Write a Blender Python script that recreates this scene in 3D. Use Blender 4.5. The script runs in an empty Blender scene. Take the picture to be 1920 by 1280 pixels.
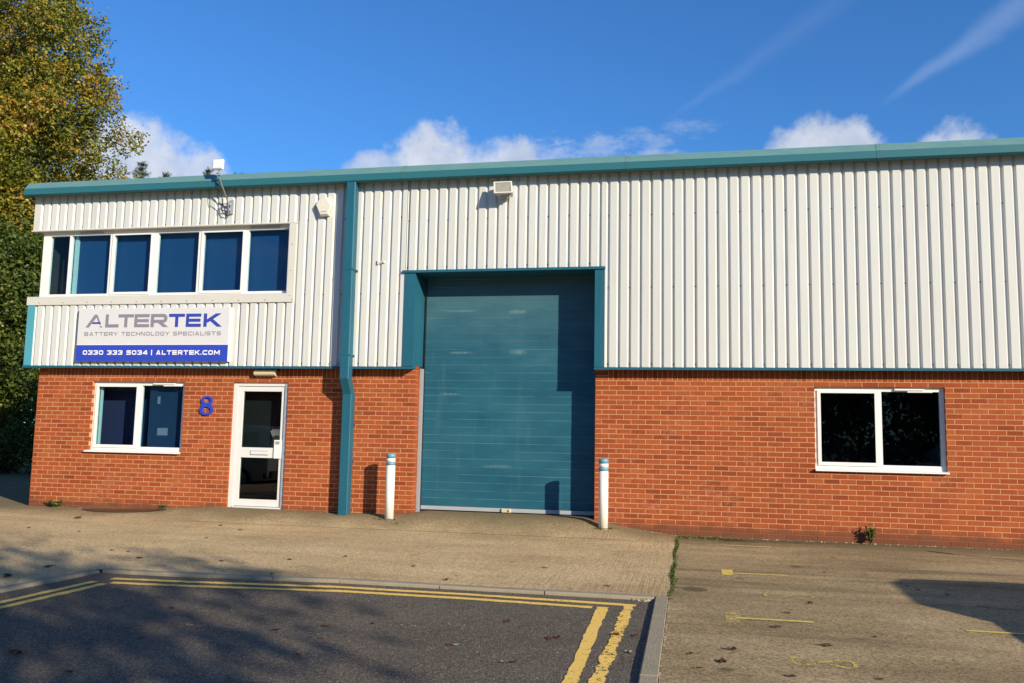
import bpy, math, random
import numpy as np
from mathutils import Vector, Matrix
from mathutils.geometry import tessellate_polygon

S = bpy.context.scene
COL = S.collection
R = math.radians
rnd = random.Random(7)
nrg = np.random.default_rng(11)

# ------------------------------------------------------------------ camera
cam_d = bpy.data.cameras.new('camera')
cam = bpy.data.objects.new('camera', cam_d)
COL.objects.link(cam)
yaw, pitch, roll = R(11.7664), R(6.2745), R(1.1377)
fw = Vector((-math.sin(yaw) * math.cos(pitch), math.cos(yaw) * math.cos(pitch), math.sin(pitch)))
rt = Vector((math.cos(yaw), math.sin(yaw), 0))
up = rt.cross(fw)
rt2 = math.cos(roll) * rt + math.sin(roll) * up
up2 = -math.sin(roll) * rt + math.cos(roll) * up
M = Matrix((rt2, up2, -fw)).transposed().to_4x4()
M.translation = Vector((11.4832, -13.3549, 1.3598))
cam.matrix_world = M
cam_d.sensor_width = 36.0
cam_d.lens = 36.0 * 1603.535 / 1920.0
cam_d.clip_start = 0.05
cam_d.clip_end = 2000
S.camera = cam

# ------------------------------------------------------------------ sun and sky
SUN = Vector((1.27, -1.0, 0.60)).normalized()
sun_el = math.asin(SUN.z)
sun_rot = math.atan2(SUN.x, SUN.y)
sd = bpy.data.lights.new('sun', 'SUN')
sd.energy = 5.0
sd.angle = R(0.53)
sd.color = (1.0, 0.88, 0.69)
so = bpy.data.objects.new('sun', sd)
so.rotation_euler = SUN.to_track_quat('Z', 'Y').to_euler()
so.location = (30, -24, 20)
COL.objects.link(so)

W = bpy.data.worlds.new('World')
S.world = W
W.use_nodes = True


class NT:
    """small helper for writing node trees"""

    def __init__(s, tree):
        s.t = tree
        s.t.nodes.clear()

    def n(s, typ, **kw):
        nd = s.t.nodes.new(typ)
        for k, v in kw.items():
            if k.startswith('i_'):
                key = k[2:]
                key = int(key) if key.isdigit() else key.replace('_', ' ')
                s.put(nd.inputs[key], v)
            else:
                setattr(nd, k, v)
        return nd

    def put(s, sock, v):
        if isinstance(v, bpy.types.NodeSocket):
            s.t.links.new(v, sock)
        elif isinstance(v, bpy.types.Node):
            s.t.links.new(v.outputs[0], sock)
        else:
            if isinstance(v, (tuple, list)) and len(v) == 3 and sock.type == 'RGBA':
                v = (*v, 1)
            sock.default_value = v

    def m(s, op, a, b=0.0, c=0.0, clamp=False):
        nd = s.t.nodes.new('ShaderNodeMath')
        nd.operation = op
        nd.use_clamp = clamp
        s.put(nd.inputs[0], a)
        s.put(nd.inputs[1], b)
        s.put(nd.inputs[2], c)
        return nd.outputs[0]

    def ss(s, x, lo, hi):
        nd = s.t.nodes.new('ShaderNodeMapRange')
        nd.interpolation_type = 'SMOOTHSTEP'
        s.put(nd.inputs['Value'], x)
        s.put(nd.inputs['From Min'], lo)
        s.put(nd.inputs['From Max'], hi)
        return nd.outputs[0]

    def mix(s, f, a, b, typ='MIX'):
        nd = s.t.nodes.new('ShaderNodeMix')
        nd.data_type = 'RGBA'
        nd.blend_type = typ
        s.put(nd.inputs[0], f)
        s.put(nd.inputs[6], a)
        s.put(nd.inputs[7], b)
        return nd.outputs[2]

    def noise(s, vec, scale, detail=3.0, rough=0.5, out='Fac'):
        nd = s.n('ShaderNodeTexNoise')
        if vec is not None:
            s.put(nd.inputs['Vector'], vec)
        nd.inputs['Scale'].default_value = scale
        nd.inputs['Detail'].default_value = detail
        nd.inputs['Roughness'].default_value = rough
        return nd.outputs[out]

    def map(s, vec, scale=(1, 1, 1), loc=(0, 0, 0), rot=(0, 0, 0)):
        nd = s.n('ShaderNodeMapping')
        s.put(nd.inputs['Vector'], vec)
        nd.inputs['Scale'].default_value = scale
        nd.inputs['Location'].default_value = loc
        nd.inputs['Rotation'].default_value = rot
        return nd.outputs[0]

    def ramp(s, f, stops):
        nd = s.n('ShaderNodeValToRGB')
        el = nd.color_ramp.elements
        while len(el) < len(stops):
            el.new(0.5)
        for e, (p, c) in zip(el, stops):
            e.position = p
            e.color = (*c, 1)
        s.put(nd.inputs[0], f)
        return nd.outputs[0]

    def xyz(s, vec):
        nd = s.n('ShaderNodeSeparateXYZ')
        s.put(nd.inputs[0], vec)
        return nd.outputs


def build_world():
    k = NT(W.node_tree)
    sky = k.n('ShaderNodeTexSky', sky_type='NISHITA', sun_disc=False)
    sky.sun_elevation = sun_el
    sky.sun_rotation = sun_rot
    sky.altitude = 0.0
    sky.air_density = 1.15
    sky.dust_density = 0.1
    sky.ozone_density = 3.0
    d = k.n('ShaderNodeTexCoord').outputs['Generated']
    x, y, z = k.xyz(d)
    az = k.m('MULTIPLY', k.m('ARCTAN2', x, y), 57.2958)
    el = k.m('MULTIPLY', k.m('ARCSINE', z), 57.2958)
    # cloud noise in direction space
    n1 = k.noise(d, 14.0, 6.0, 0.58)
    n2 = k.noise(d, 45.0, 4.0, 0.6)
    nn = k.m('ADD', k.m('MULTIPLY', k.m('SUBTRACT', n1, 0.5), 1.7), k.m('MULTIPLY', k.m('SUBTRACT', n2, 0.5), 0.8))
    n3 = k.noise(k.map(d, (1, 1, 2.2), rot=(0, R(-14), 0)), 30.0, 7.0, 0.66)
    nw = k.m('MULTIPLY', k.m('SUBTRACT', n3, 0.52), 1.6)
    mask = None
    # azimuth, elevation, half widths, soft strength : the cumulus heads standing above the roofs
    blobs = [(-36.4, 15.7, 4.0, 3.8, 1.0), (-33.2, 15.2, 3.0, 2.6, 0.9), (-16.8, 16.6, 5.2, 4.0, 1.0), (-13.2, 16.9, 4.2, 3.2, 0.9),
             (-20.8, 16.5, 3.0, 2.2, 0.8), (8.4, 17.2, 4.3, 3.3, 1.0), (16.4, 16.9, 2.4, 2.5, 0.9),
             (-9.3, 18.3, 3.6, 1.9, 0.5), (-5.6, 18.9, 3.4, 1.3, 0.42), (-2.6, 19.5, 3.2, 1.0, 0.34), (0.0, 20.0, 2.4, 0.8, 0.26), (-2.4, 18.2, 3.6, 0.9, 0.5),
             (27.0, 15.5, 5.0, 3.0, 1.0), (40.0, 14.0, 7.0, 3.5, 1.0), (-50.0, 13.5, 7.0, 3.5, 1.0), (-70.0, 14.5, 6.0, 3.0, 1.0)]
    for a0, e0, ra, re, st in blobs:
        da = k.m('DIVIDE', k.m('SUBTRACT', az, a0), ra)
        de = k.m('DIVIDE', k.m('SUBTRACT', el, e0), re)
        q = k.m('SUBTRACT', 1.0, k.m('ADD', k.m('MULTIPLY', da, da), k.m('MULTIPLY', de, de)))
        q = k.m('ADD', q, k.m('MULTIPLY', nn if st > 0.7 else nw, 1.15 if st > 0.7 else 2.6))
        v = k.m('MULTIPLY', k.ss(q, 0.05, 0.75) if st > 0.7 else k.ss(q, 0.1, 1.5), st)
        mask = v if mask is None else k.m('MAXIMUM', mask, v)
    # ordinary scattered cumulus low in the rest of the sky
    nb = k.noise(k.map(d, (1, 1, 2.6)), 5.0, 6.0, 0.55)
    away = k.ss(k.m('ABSOLUTE', k.m('ADD', az, 8.0)), 60.0, 85.0)
    band = k.m('MULTIPLY', k.ss(nb, 0.55, 0.68), k.m('MULTIPLY', away, k.ss(el, 34.0, 14.0)))
    mask = k.m('MAXIMUM', mask, band)
    # thin streaks of cirrus
    ci = None
    for (a0, e0, a1, e1, w, st) in [(12.0, 20.4, 22.0, 25.6, 1.25, 0.18), (-2.0, 20.4, 9.0, 26.2, 1.0, 0.05), (24, 24, 36, 31, 1.2, 0.25)]:
        L = math.hypot(a1 - a0, e1 - e0)
        ux, uy = (a1 - a0) / L, (e1 - e0) / L
        px, py = k.m('SUBTRACT', az, a0), k.m('SUBTRACT', el, e0)
        t = k.m('ADD', k.m('MULTIPLY', px, ux / L), k.m('MULTIPLY', py, uy / L))
        c = k.m('ADD', k.m('MULTIPLY', px, -uy), k.m('MULTIPLY', py, ux))
        c = k.m('ADD', c, k.m('MULTIPLY', nn, 0.5))
        ww = k.m('MULTIPLY', k.m('ADD', 0.25, t), w)
        v = k.m('SUBTRACT', 1.0, k.m('DIVIDE', k.m('ABSOLUTE', c), ww))
        v = k.m('MULTIPLY', k.ss(v, 0.0, 1.0), k.m('MULTIPLY', k.ss(t, -0.05, 0.3), k.ss(t, 1.5, 0.8)))
        v = k.m('MULTIPLY', v, k.m('MULTIPLY', st, k.m('ADD', 0.55, n1)))
        ci = v if ci is None else k.m('MAXIMUM', ci, v)
    low = k.noise(d, 22.0, 5.0, 0.6)
    ccol = k.ramp(low, [(0.3, (5.6, 6.3, 7.9)), (0.7, (8.6, 9.0, 9.7))])
    skyc = k.mix(1.0, sky.outputs[0], (0.56, 1.16, 1.86), 'MULTIPLY')
    c1 = k.mix(ci, skyc, (6.6, 8.0, 10.5))
    c2 = k.mix(k.m('MULTIPLY', mask, 0.9), c1, ccol)
    bg = k.n('ShaderNodeBackground', i_Color=c2, i_Strength=0.070)
    out = k.n('ShaderNodeOutputWorld')
    k.t.links.new(bg.outputs[0], out.inputs[0])


build_world()
S.view_settings.view_transform = 'Standard'
S.view_settings.look = 'None'
S.view_settings.exposure = 0.38
S.view_settings.gamma = 1.0
S.view_settings.use_curve_mapping = False
S.render.engine = 'CYCLES'
S.cycles.use_denoising = True
S.cycles.max_bounces = 8
S.cycles.transparent_max_bounces = 16
S.cycles.sample_clamp_indirect = 6.0

# ------------------------------------------------------------------ helpers


class MB:
    """collects simple shapes and links them as ONE mesh object"""

    def __init__(s):
        s.v, s.f, s.mi = [], [], []
        s.cur = 0

    def add(s, vs, fs):
        o = len(s.v)
        s.v += [tuple(p) for p in vs]
        for f in fs:
            s.f.append(tuple(i + o for i in f))
            s.mi.append(s.cur)
        return s

    def box(s, x0, x1, y0, y1, z0, z1):
        x0, x1 = sorted((x0, x1)); y0, y1 = sorted((y0, y1)); z0, z1 = sorted((z0, z1))
        vs = [(x, y, z) for z in (z0, z1) for y in (y0, y1) for x in (x0, x1)]
        return s.add(vs, [(0, 2, 3, 1), (4, 5, 7, 6), (0, 1, 5, 4), (2, 6, 7, 3), (0, 4, 6, 2), (1, 3, 7, 5)])

    def cbox(s, x0, x1, y0, y1, z0, z1, c=0.006):
        """box whose front (-y) edges are chamfered"""
        vs = [(x0, y1, z0), (x1, y1, z0), (x1, y1, z1), (x0, y1, z1),
              (x0, y0 + c, z0), (x1, y0 + c, z0), (x1, y0 + c, z1), (x0, y0 + c, z1),
              (x0 + c, y0, z0 + c), (x1 - c, y0, z0 + c), (x1 - c, y0, z1 - c), (x0 + c, y0, z1 - c)]
        return s.add(vs, [(3, 2, 1, 0), (0, 1, 5, 4), (1, 2, 6, 5), (2, 3, 7, 6), (3, 0, 4, 7),
                          (4, 5, 9, 8), (5, 6, 10, 9), (6, 7, 11, 10), (7, 4, 8, 11), (8, 9, 10, 11)])

    def prism(s, pts, x0, x1, cap=True):
        """closed profile of (y,z) extruded along x"""
        n = len(pts)
        vs = [(x0, y, z) for y, z in pts] + [(x1, y, z) for y, z in pts]
        fs = [(i, (i + 1) % n, n + (i + 1) % n, n + i) for i in range(n)]
        if cap:
            fs += [tuple(range(n))[::-1], tuple(range(n, 2 * n))]
        return s.add(vs, fs)

    def tube(s, path, r, seg=8, cap=True):
        path = [Vector(p) for p in path]
        rs = r if isinstance(r, (list, tuple)) else [r] * len(path)
        o = len(s.v)
        vs, fs = [], []
        for i, p in enumerate(path):
            t = (path[min(i + 1, len(path) - 1)] - path[max(i - 1, 0)])
            t = t.normalized() if t.length > 1e-9 else Vector((0, 0, 1))
            a = Vector((0, 0, 1)) if abs(t.z) < 0.9 else Vector((1, 0, 0))
            u = t.cross(a).normalized()
            w = t.cross(u)
            for j in range(seg):
                an = 2 * math.pi * j / seg
                vs.append(p + rs[i] * (math.cos(an) * u + math.sin(an) * w))
        for i in range(len(path) - 1):
            for j in range(seg):
                a, b = i * seg + j, i * seg + (j + 1) % seg
                fs.append((a, b, b + seg, a + seg))
        if cap:
            fs.append(tuple(range(seg)))
            fs.append(tuple(range((len(path) - 1) * seg, len(path) * seg))[::-1])
        return s.add(vs, fs)

    def lathe(s, prof, cx, cy, seg=24):
        vs, fs = [], []
        for r, z in prof:
            for j in range(seg):
                a = 2 * math.pi * j / seg
                vs.append((cx + r * math.cos(a), cy + r * math.sin(a), z))
        n = len(prof)
        for i in range(n - 1):
            for j in range(seg):
                a, b = i * seg + j, i * seg + (j + 1) % seg
                fs.append((a, b, b + seg, a + seg))
        fs.append(tuple(range(seg))[::-1])
        fs.append(tuple(range((n - 1) * seg, n * seg)))
        return s.add(vs, fs)

    def poly(s, outer, holes, y0, y1, fn=None):
        """flat shape of (x,z) points with holes, from y0 (front) to y1"""
        loops = [outer] + list(holes)
        tri = tessellate_polygon([[Vector((a, b, 0)) for a, b in l] for l in loops])
        flat = [p for l in loops for p in l]
        n = len(flat)
        vs = [(a, y0, b) for a, b in flat] + [(a, y1, b) for a, b in flat]
        fs = [tuple(t) for t in tri] + [tuple(i + n for i in t[::-1]) for t in tri]
        o = 0
        for l in loops:
            m = len(l)
            for i in range(m):
                fs.append((o + i, o + (i + 1) % m, n + o + (i + 1) % m, n + o + i))
            o += m
        return s.add(vs, fs)

    def build(s, name, mats, parent=None, smooth=False, fix=True):
        off = root_loc(parent) if parent else Vector((0, 0, 0))
        me = bpy.data.meshes.new(name)
        me.from_pydata([tuple(Vector(p) - off) for p in s.v], [], s.f)
        mats = mats if isinstance(mats, (list, tuple)) else [mats]
        for m in mats:
            me.materials.append(m)
        if len(mats) > 1:
            me.polygons.foreach_set('material_index', s.mi)
        if fix:
            import bmesh
            bm = bmesh.new(); bm.from_mesh(me)
            bmesh.ops.recalc_face_normals(bm, faces=bm.faces)
            bm.to_mesh(me); bm.free()
        if smooth:
            me.polygons.foreach_set('use_smooth', [True] * len(me.polygons))
        me.update()
        o = bpy.data.objects.new(name, me)
        COL.objects.link(o)
        if parent:
            o.parent = parent
        return o


def root_loc(o):
    while o.parent:
        o = o.parent
    return Vector(o.location)


def tag(o, label=None, cat=None, group=None, kind=None):
    if label: o['label'] = label
    if cat: o['category'] = cat
    if group: o['group'] = group
    if kind: o['kind'] = kind
    return o


def thing(name, loc, label, cat, group=None):
    o = bpy.data.objects.new(name, None)
    o.empty_display_size = 0.2
    o.location = loc
    COL.objects.link(o)
    return tag(o, label, cat, group)


def dup(root, loc, rotz=0, label=None, group=None):
    r = root.copy(); COL.objects.link(r)
    r.location = loc; r.rotation_euler = (0, 0, rotz)
    if label: r['label'] = label
    if group: r['group'] = group
    for ch in [o for o in root.children]:
        c = ch.copy(); COL.objects.link(c); c.parent = r
        for g in [o for o in ch.children]:
            d = g.copy(); COL.objects.link(d); d.parent = c
    return r


# ------------------------------------------------------------------ materials
def new_mat(name):
    m = bpy.data.materials.new(name)
    m.use_nodes = True
    return m, NT(m.node_tree)


def finish(k, col, rough=0.6, metal=0.0, bump=None, bs=0.3, bd=0.01, spec=0.5, trans=None):
    p = k.n('ShaderNodeBsdfPrincipled')
    k.put(p.inputs['Base Color'], col)
    k.put(p.inputs['Roughness'], rough)
    k.put(p.inputs['Metallic'], metal)
    k.put(p.inputs['Specular IOR Level'], spec)
    if trans is not None:
        k.put(p.inputs['Alpha'], trans)
    if bump is not None:
        b = k.n('ShaderNodeBump')
        b.inputs['Strength'].default_value = bs
        b.inputs['Distance'].default_value = bd
        k.put(b.inputs['Height'], bump)
        k.t.links.new(b.outputs[0], p.inputs['Normal'])
    o = k.n('ShaderNodeOutputMaterial')
    k.t.links.new(p.outputs[0], o.inputs[0])
    return p


def pos(k):
    return k.n('ShaderNodeNewGeometry').outputs['Position']


def plain(name, col, rough=0.5, var=0.08, scale=6.0, metal=0.0, bump=0.0, spec=0.5, streak=0.0):
    m, k = new_mat(name)
    P = pos(k)
    n = k.noise(P, scale, 5.0, 0.6)
    f = k.m('MULTIPLY', k.m('SUBTRACT', n, 0.5), 2.0 * var)
    if streak:
        st = k.noise(k.map(P, (22, 22, 0.9)), 1.0, 4.0, 0.6)
        f = k.m('ADD', f, k.m('MULTIPLY', k.m('SUBTRACT', st, 0.5), 2.0 * streak))
    c = k.mix(1.0, col, k.n('ShaderNodeCombineColor', i_0=k.m('ADD', 1.0, f), i_1=k.m('ADD', 1.0, f), i_2=k.m('ADD', 1.0, f)).outputs[0], 'MULTIPLY')
    fine = k.noise(P, 60.0, 3.0, 0.6)
    finish(k, c, k.m('ADD', rough - 0.06, k.m('MULTIPLY', n, 0.12)), metal, fine if bump else None, bump, 0.01, spec)
    return m


def brick_mat(name, island):
    m, k = new_mat(name)
    P = pos(k)
    if island:
        r = k.n('ShaderNodeNewGeometry').outputs['Random Per Island']
    else:
        r = k.n('ShaderNodeObjectInfo').outputs['Random']
    base = k.ramp(r, [(0.0, (0.235, 0.050, 0.017)), (0.10, (0.28, 0.060, 0.018)), (0.5, (0.330, 0.075, 0.021)),
                      (0.85, (0.355, 0.083, 0.024)), (0.96, (0.37, 0.095, 0.027)), (1.0, (0.29, 0.075, 0.026))])
    n = k.noise(P, 9.0, 5.0, 0.65)
    lw = k.noise(P, 0.55, 5.0, 0.65)
    f = k.m('ADD', 0.47, k.m('ADD', k.m('MULTIPLY', n, 0.56), k.m('MULTIPLY', lw, 0.5)))
    base = k.mix(1.0, base, k.n('ShaderNodeCombineColor', i_0=f, i_1=f, i_2=f).outputs[0], 'MULTIPLY')
    # efflorescence and worn patches on the wall
    big = k.noise(P, 1.1, 4.0, 0.6)
    fl = k.m('MULTIPLY', k.ss(k.noise(P, 14.0, 4.0, 0.7), 0.45, 0.75), k.ss(big, 0.52, 0.66))
    base = k.mix(k.m('MULTIPLY', fl, 0.50), base, (0.40, 0.27, 0.17))
    # damp, dirty foot of the wall
    z = k.xyz(P)[2]
    dz = k.m('ADD', z, k.m('MULTIPLY', k.m('SUBTRACT', k.noise(P, 3.0, 4.0, 0.6), 0.5), 0.34))
    base = k.mix(k.m('MULTIPLY', k.ss(dz, 0.17, -0.02), 0.72), base, (0.125, 0.055, 0.032))
    gr = k.noise(P, 110.0, 3.0, 0.7)
    finish(k, base, 0.9, 0, gr, 0.5, 0.006, 0.25)
    return m


def mortar_mat():
    m, k = new_mat('mortar')
    P = pos(k)
    n = k.noise(P, 30.0, 5.0, 0.6)
    col = k.ramp(n, [(0.3, (0.47, 0.243, 0.126)), (0.7, (0.61, 0.328, 0.172))])
    big = k.noise(P, 1.1, 4.0, 0.6)
    col = k.mix(k.m('MULTIPLY', k.ss(big, 0.58, 0.70), 0.45), col, (0.34, 0.15, 0.075))
    z = k.xyz(P)[2]
    dz = k.m('ADD', z, k.m('MULTIPLY', k.m('SUBTRACT', k.noise(P, 3.0, 4.0, 0.6), 0.5), 0.30))
    col = k.mix(k.m('MULTIPLY', k.ss(dz, 0.16, 0.0), 0.85), col, (0.15, 0.075, 0.04))
    finish(k, col, 0.95, 0, n, 0.5, 0.006, 0.1)
    return m


def ground_common(k):
    P = pos(k)
    x, y, z = k.xyz(P)
    return P, x, y, z


def concrete_mat(name, tone, yard=False):
    m, k = new_mat(name)
    P, x, y, z = ground_common(k)
    a = k.noise(P, 0.55, 6.0, 0.6)
    b = k.noise(k.map(P, (0.35, 1.6, 1)), 1.3, 5.0, 0.62)
    c = k.noise(P, 42.0, 4.0, 0.75)
    g = k.n('ShaderNodeTexVoronoi', feature='F1')
    k.put(g.inputs['Vector'], P)
    g.inputs['Scale'].default_value = 70.0
    gcol = k.xyz(g.outputs['Color'])[0]
    t0, t1, t2 = tone
    col = k.ramp(k.m('ADD', k.m('MULTIPLY', a, 0.55), k.m('MULTIPLY', b, 0.45)), [(0.30, t0), (0.5, t1), (0.70, t2)])
    c2 = k.noise(P, 24.0, 4.0, 0.8)
    sp = k.m('ADD', -0.16, k.m('ADD', k.m('MULTIPLY', c, 0.62), k.m('ADD', k.m('MULTIPLY', gcol, 0.66), k.m('MULTIPLY', c2, 1.0))))
    col = k.mix(1.0, col, k.n('ShaderNodeCombineColor', i_0=sp, i_1=sp, i_2=sp).outputs[0], 'MULTIPLY')
    # dark dirt spots
    st = k.m('MULTIPLY', k.ss(k.noise(P, 2.4, 5.0, 0.7), 0.60, 0.74), 0.5)
    col = k.mix(st, col, tuple(v * 0.42 for v in t0))
    # the dirty margin along the foot of the wall
    yy = k.m('ADD', y, k.m('MULTIPLY', k.m('SUBTRACT', k.noise(P, 1.5, 5.0, 0.65), 0.5), 0.9))
    edge = k.ss(yy, -1.15, -0.15)
    col = k.mix(k.m('MULTIPLY', edge, 0.74), col, (0.130, 0.108, 0.060))
    moss = k.m('MULTIPLY', k.m('MULTIPLY', k.ss(yy, -0.75, -0.2), k.m('MULTIPLY', k.ss(x, 11.2, 11.7), k.ss(x, 14.2, 12.2))), k.ss(k.noise(P, 6.0, 5.0, 0.7), 0.38, 0.6))
    col = k.mix(k.m('MULTIPLY', moss, 0.7), col, (0.075, 0.088, 0.016))
    h = k.m('ADD', k.m('MULTIPLY', c, 0.5), k.m('MULTIPLY', gcol, 0.5))
    if yard:
        # long scuffed bands left by tyres
        tr = k.noise(k.map(P, (0.22, 2.6, 1)), 1.0, 5.0, 0.65)
        col = k.mix(k.m('MULTIPLY', k.ss(tr, 0.50, 0.70), 0.55), col, (0.105, 0.083, 0.053))
        bl = k.ss(k.noise(P, 1.7, 2.0, 0.4), 0.70, 0.76)
        col = k.mix(k.m('MULTIPLY', bl, 0.6), col, (0.05, 0.04, 0.028))
    else:
        # brushed grooves running out from the wall
        wv = k.noise(k.map(P, (46, 1.1, 1), rot=(0, 0, R(4))), 1.0, 3.0, 0.6)
        br = k.m('MULTIPLY', k.m('MULTIPLY', k.ss(wv, 0.42, 0.66), k.ss(k.noise(P, 1.6, 4.0, 0.6), 0.3, 0.65)), k.ss(x, 8.2, 10.6))
        col = k.mix(k.m('MULTIPLY', br, 0.42), col, tuple(v * 0.62 for v in t0))
        h = k.m('ADD', h, k.m('MULTIPLY', br, -0.3))
        jn = k.ss(k.m('ABSOLUTE', k.m('ADD', y, k.m('ADD', 0.86, k.m('MULTIPLY', k.m('SUBTRACT', k.noise(P, 2.0), 0.5), 0.06)))), 0.022, 0.006)
        jn = k.m('MULTIPLY', jn, k.m('MULTIPLY', k.ss(x, 3.4, 3.9), k.ss(x, 11.0, 10.4)))
        col = k.mix(k.m('MULTIPLY', jn, 0.75), col, (0.045, 0.034, 0.022))
    finish(k, col, 0.95, 0, h, 0.55, 0.012, 0.08)
    return m


def asphalt_mat():
    m, k = new_mat('asphalt')
    P = pos(k)
    v = k.n('ShaderNodeTexVoronoi', feature='F1')
    k.put(v.inputs['Vector'], P)
    v.inputs['Scale'].default_value = 130.0
    cc = k.xyz(v.outputs['Color'])[0]
    stone = k.ramp(cc, [(0.0, (0.070, 0.058, 0.045)), (0.6, (0.125, 0.104, 0.079)), (0.92, (0.185, 0.158, 0.122)), (0.99, (0.34, 0.30, 0.23))])
    n = k.noise(P, 0.8, 5.0, 0.6)
    n2 = k.noise(P, 26.0, 3.0, 0.7)
    f = k.m('ADD', 0.02, k.m('ADD', k.m('MULTIPLY', n, 0.75), k.m('MULTIPLY', n2, 1.3)))
    col = k.mix(1.0, stone, k.n('ShaderNodeCombineColor', i_0=f, i_1=f, i_2=f).outputs[0], 'MULTIPLY')
    dust = k.ss(k.noise(P, 2.2, 6.0, 0.7), 0.45, 0.75)
    col = k.mix(k.m('MULTIPLY', dust, 0.40), col, (0.165, 0.135, 0.096))
    finish(k, col, 0.9, 0, k.m('ADD', v.outputs['Distance'], n2), 0.6, 0.010, 0.15)
    return m


def paint_mat(name, col, wear, soft=0.10):
    """road paint with worn gaps through to the surface under it"""
    m, k = new_mat(name)
    P = pos(k)
    n = k.noise(P, 9.0, 6.0, 0.75)
    n2 = k.noise(P, 38.0, 4.0, 0.7)
    q = k.m('ADD', k.m('MULTIPLY', n, 0.5), k.m('MULTIPLY', n2, 0.5))
    al = k.ss(q, wear - soft * 0.5, wear + soft * 0.5)
    sh = k.m('ADD', 0.72, k.m('MULTIPLY', n2, 0.5))
    c = k.mix(1.0, col, k.n('ShaderNodeCombineColor', i_0=sh, i_1=sh, i_2=sh).outputs[0], 'MULTIPLY')
    finish(k, c, 0.75, 0, n2, 0.4, 0.006, 0.3, al)
    return m


def glass_mat(name, tint=(0.95, 0.97, 0.97), refl=1.0):
    m, k = new_mat(name)
    tr = k.n('ShaderNodeBsdfTransparent', i_Color=tint)
    gl = k.n('ShaderNodeBsdfGlossy', i_Roughness=0.0, i_Color=(refl, refl, refl))
    bf = k.n('ShaderNodeNewGeometry').outputs['Backfacing']
    fr = k.n('ShaderNodeFresnel', i_IOR=k.m('SUBTRACT', 1.5, k.m('MULTIPLY', bf, 1.5 - 1 / 1.5)))
    mx = k.n('ShaderNodeMixShader')
    k.t.links.new(fr.outputs[0], mx.inputs[0])
    k.t.links.new(tr.outputs[0], mx.inputs[1])
    k.t.links.new(gl.outputs[0], mx.inputs[2])
    o = k.n('ShaderNodeOutputMaterial')
    k.t.links.new(mx.outputs[0], o.inputs[0])
    return m


def leaf_mat(name, stops, trans=0.35, patch=0.8):
    m, k = new_mat(name)
    P = pos(k)
    r = k.n('ShaderNodeNewGeometry').outputs['Random Per Island']
    n = k.noise(P, 0.45, 3.0, 0.6)
    n2 = k.noise(P, 1.6, 2.0, 0.5)
    f = k.m('ADD', k.m('MULTIPLY', r, 0.55), k.m('ADD', k.m('MULTIPLY', k.m('SUBTRACT', n, 0.5), patch), k.m('MULTIPLY', k.m('SUBTRACT', n2, 0.28), 0.9)))
    c = k.ramp(f, stops)
    d = k.n('ShaderNodeBsdfPrincipled')
    k.put(d.inputs['Base Color'], c)
    d.inputs['Roughness'].default_value = 0.5
    d.inputs['Specular IOR Level'].default_value = 0.35
    t = k.n('ShaderNodeBsdfTranslucent', i_Color=c)
    mx = k.n('ShaderNodeMixShader')
    mx.inputs[0].default_value = trans
    k.t.links.new(d.outputs[0], mx.inputs[1])
    k.t.links.new(t.outputs[0], mx.inputs[2])
    o = k.n('ShaderNodeOutputMaterial')
    k.t.links.new(mx.outputs[0], o.inputs[0])
    return m


def cladding_mat():
    m, k = new_mat('white_coated_steel')
    P = pos(k)
    x, y, z = k.xyz(P)
    st = k.noise(k.map(P, (9, 9, 0.35)), 1.0, 5.0, 0.65)
    bl = k.noise(P, 0.7, 4.0, 0.6)
    f = k.m('ADD', 0.90, k.m('ADD', k.m('MULTIPLY', st, 0.12), k.m('MULTIPLY', bl, 0.09)))
    col = k.mix(1.0, (0.605, 0.61, 0.57), k.n('ShaderNodeCombineColor', i_0=f, i_1=f, i_2=f).outputs[0], 'MULTIPLY')
    ob = k.m('ADD', 0.965, k.m('MULTIPLY', k.n('ShaderNodeObjectInfo').outputs['Random'], 0.07))
    col = k.mix(1.0, col, k.n('ShaderNodeCombineColor', i_0=ob, i_1=ob, i_2=ob).outputs[0], 'MULTIPLY')
    gr = k.m('MULTIPLY', k.ss(k.noise(k.map(P, (14, 14, 1.2)), 1.0, 4.0, 0.6), 0.50, 0.80), 0.28)
    col = k.mix(gr, col, (0.46, 0.43, 0.35))
    finish(k, col, 0.42, 0, None, spec=0.4)
    return m


def teal_mat(name, col, streak=0.10):
    return plain(name, col, 0.46, 0.12, 1.3, 0, 0, 0.25, streak * 1.4)


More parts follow.
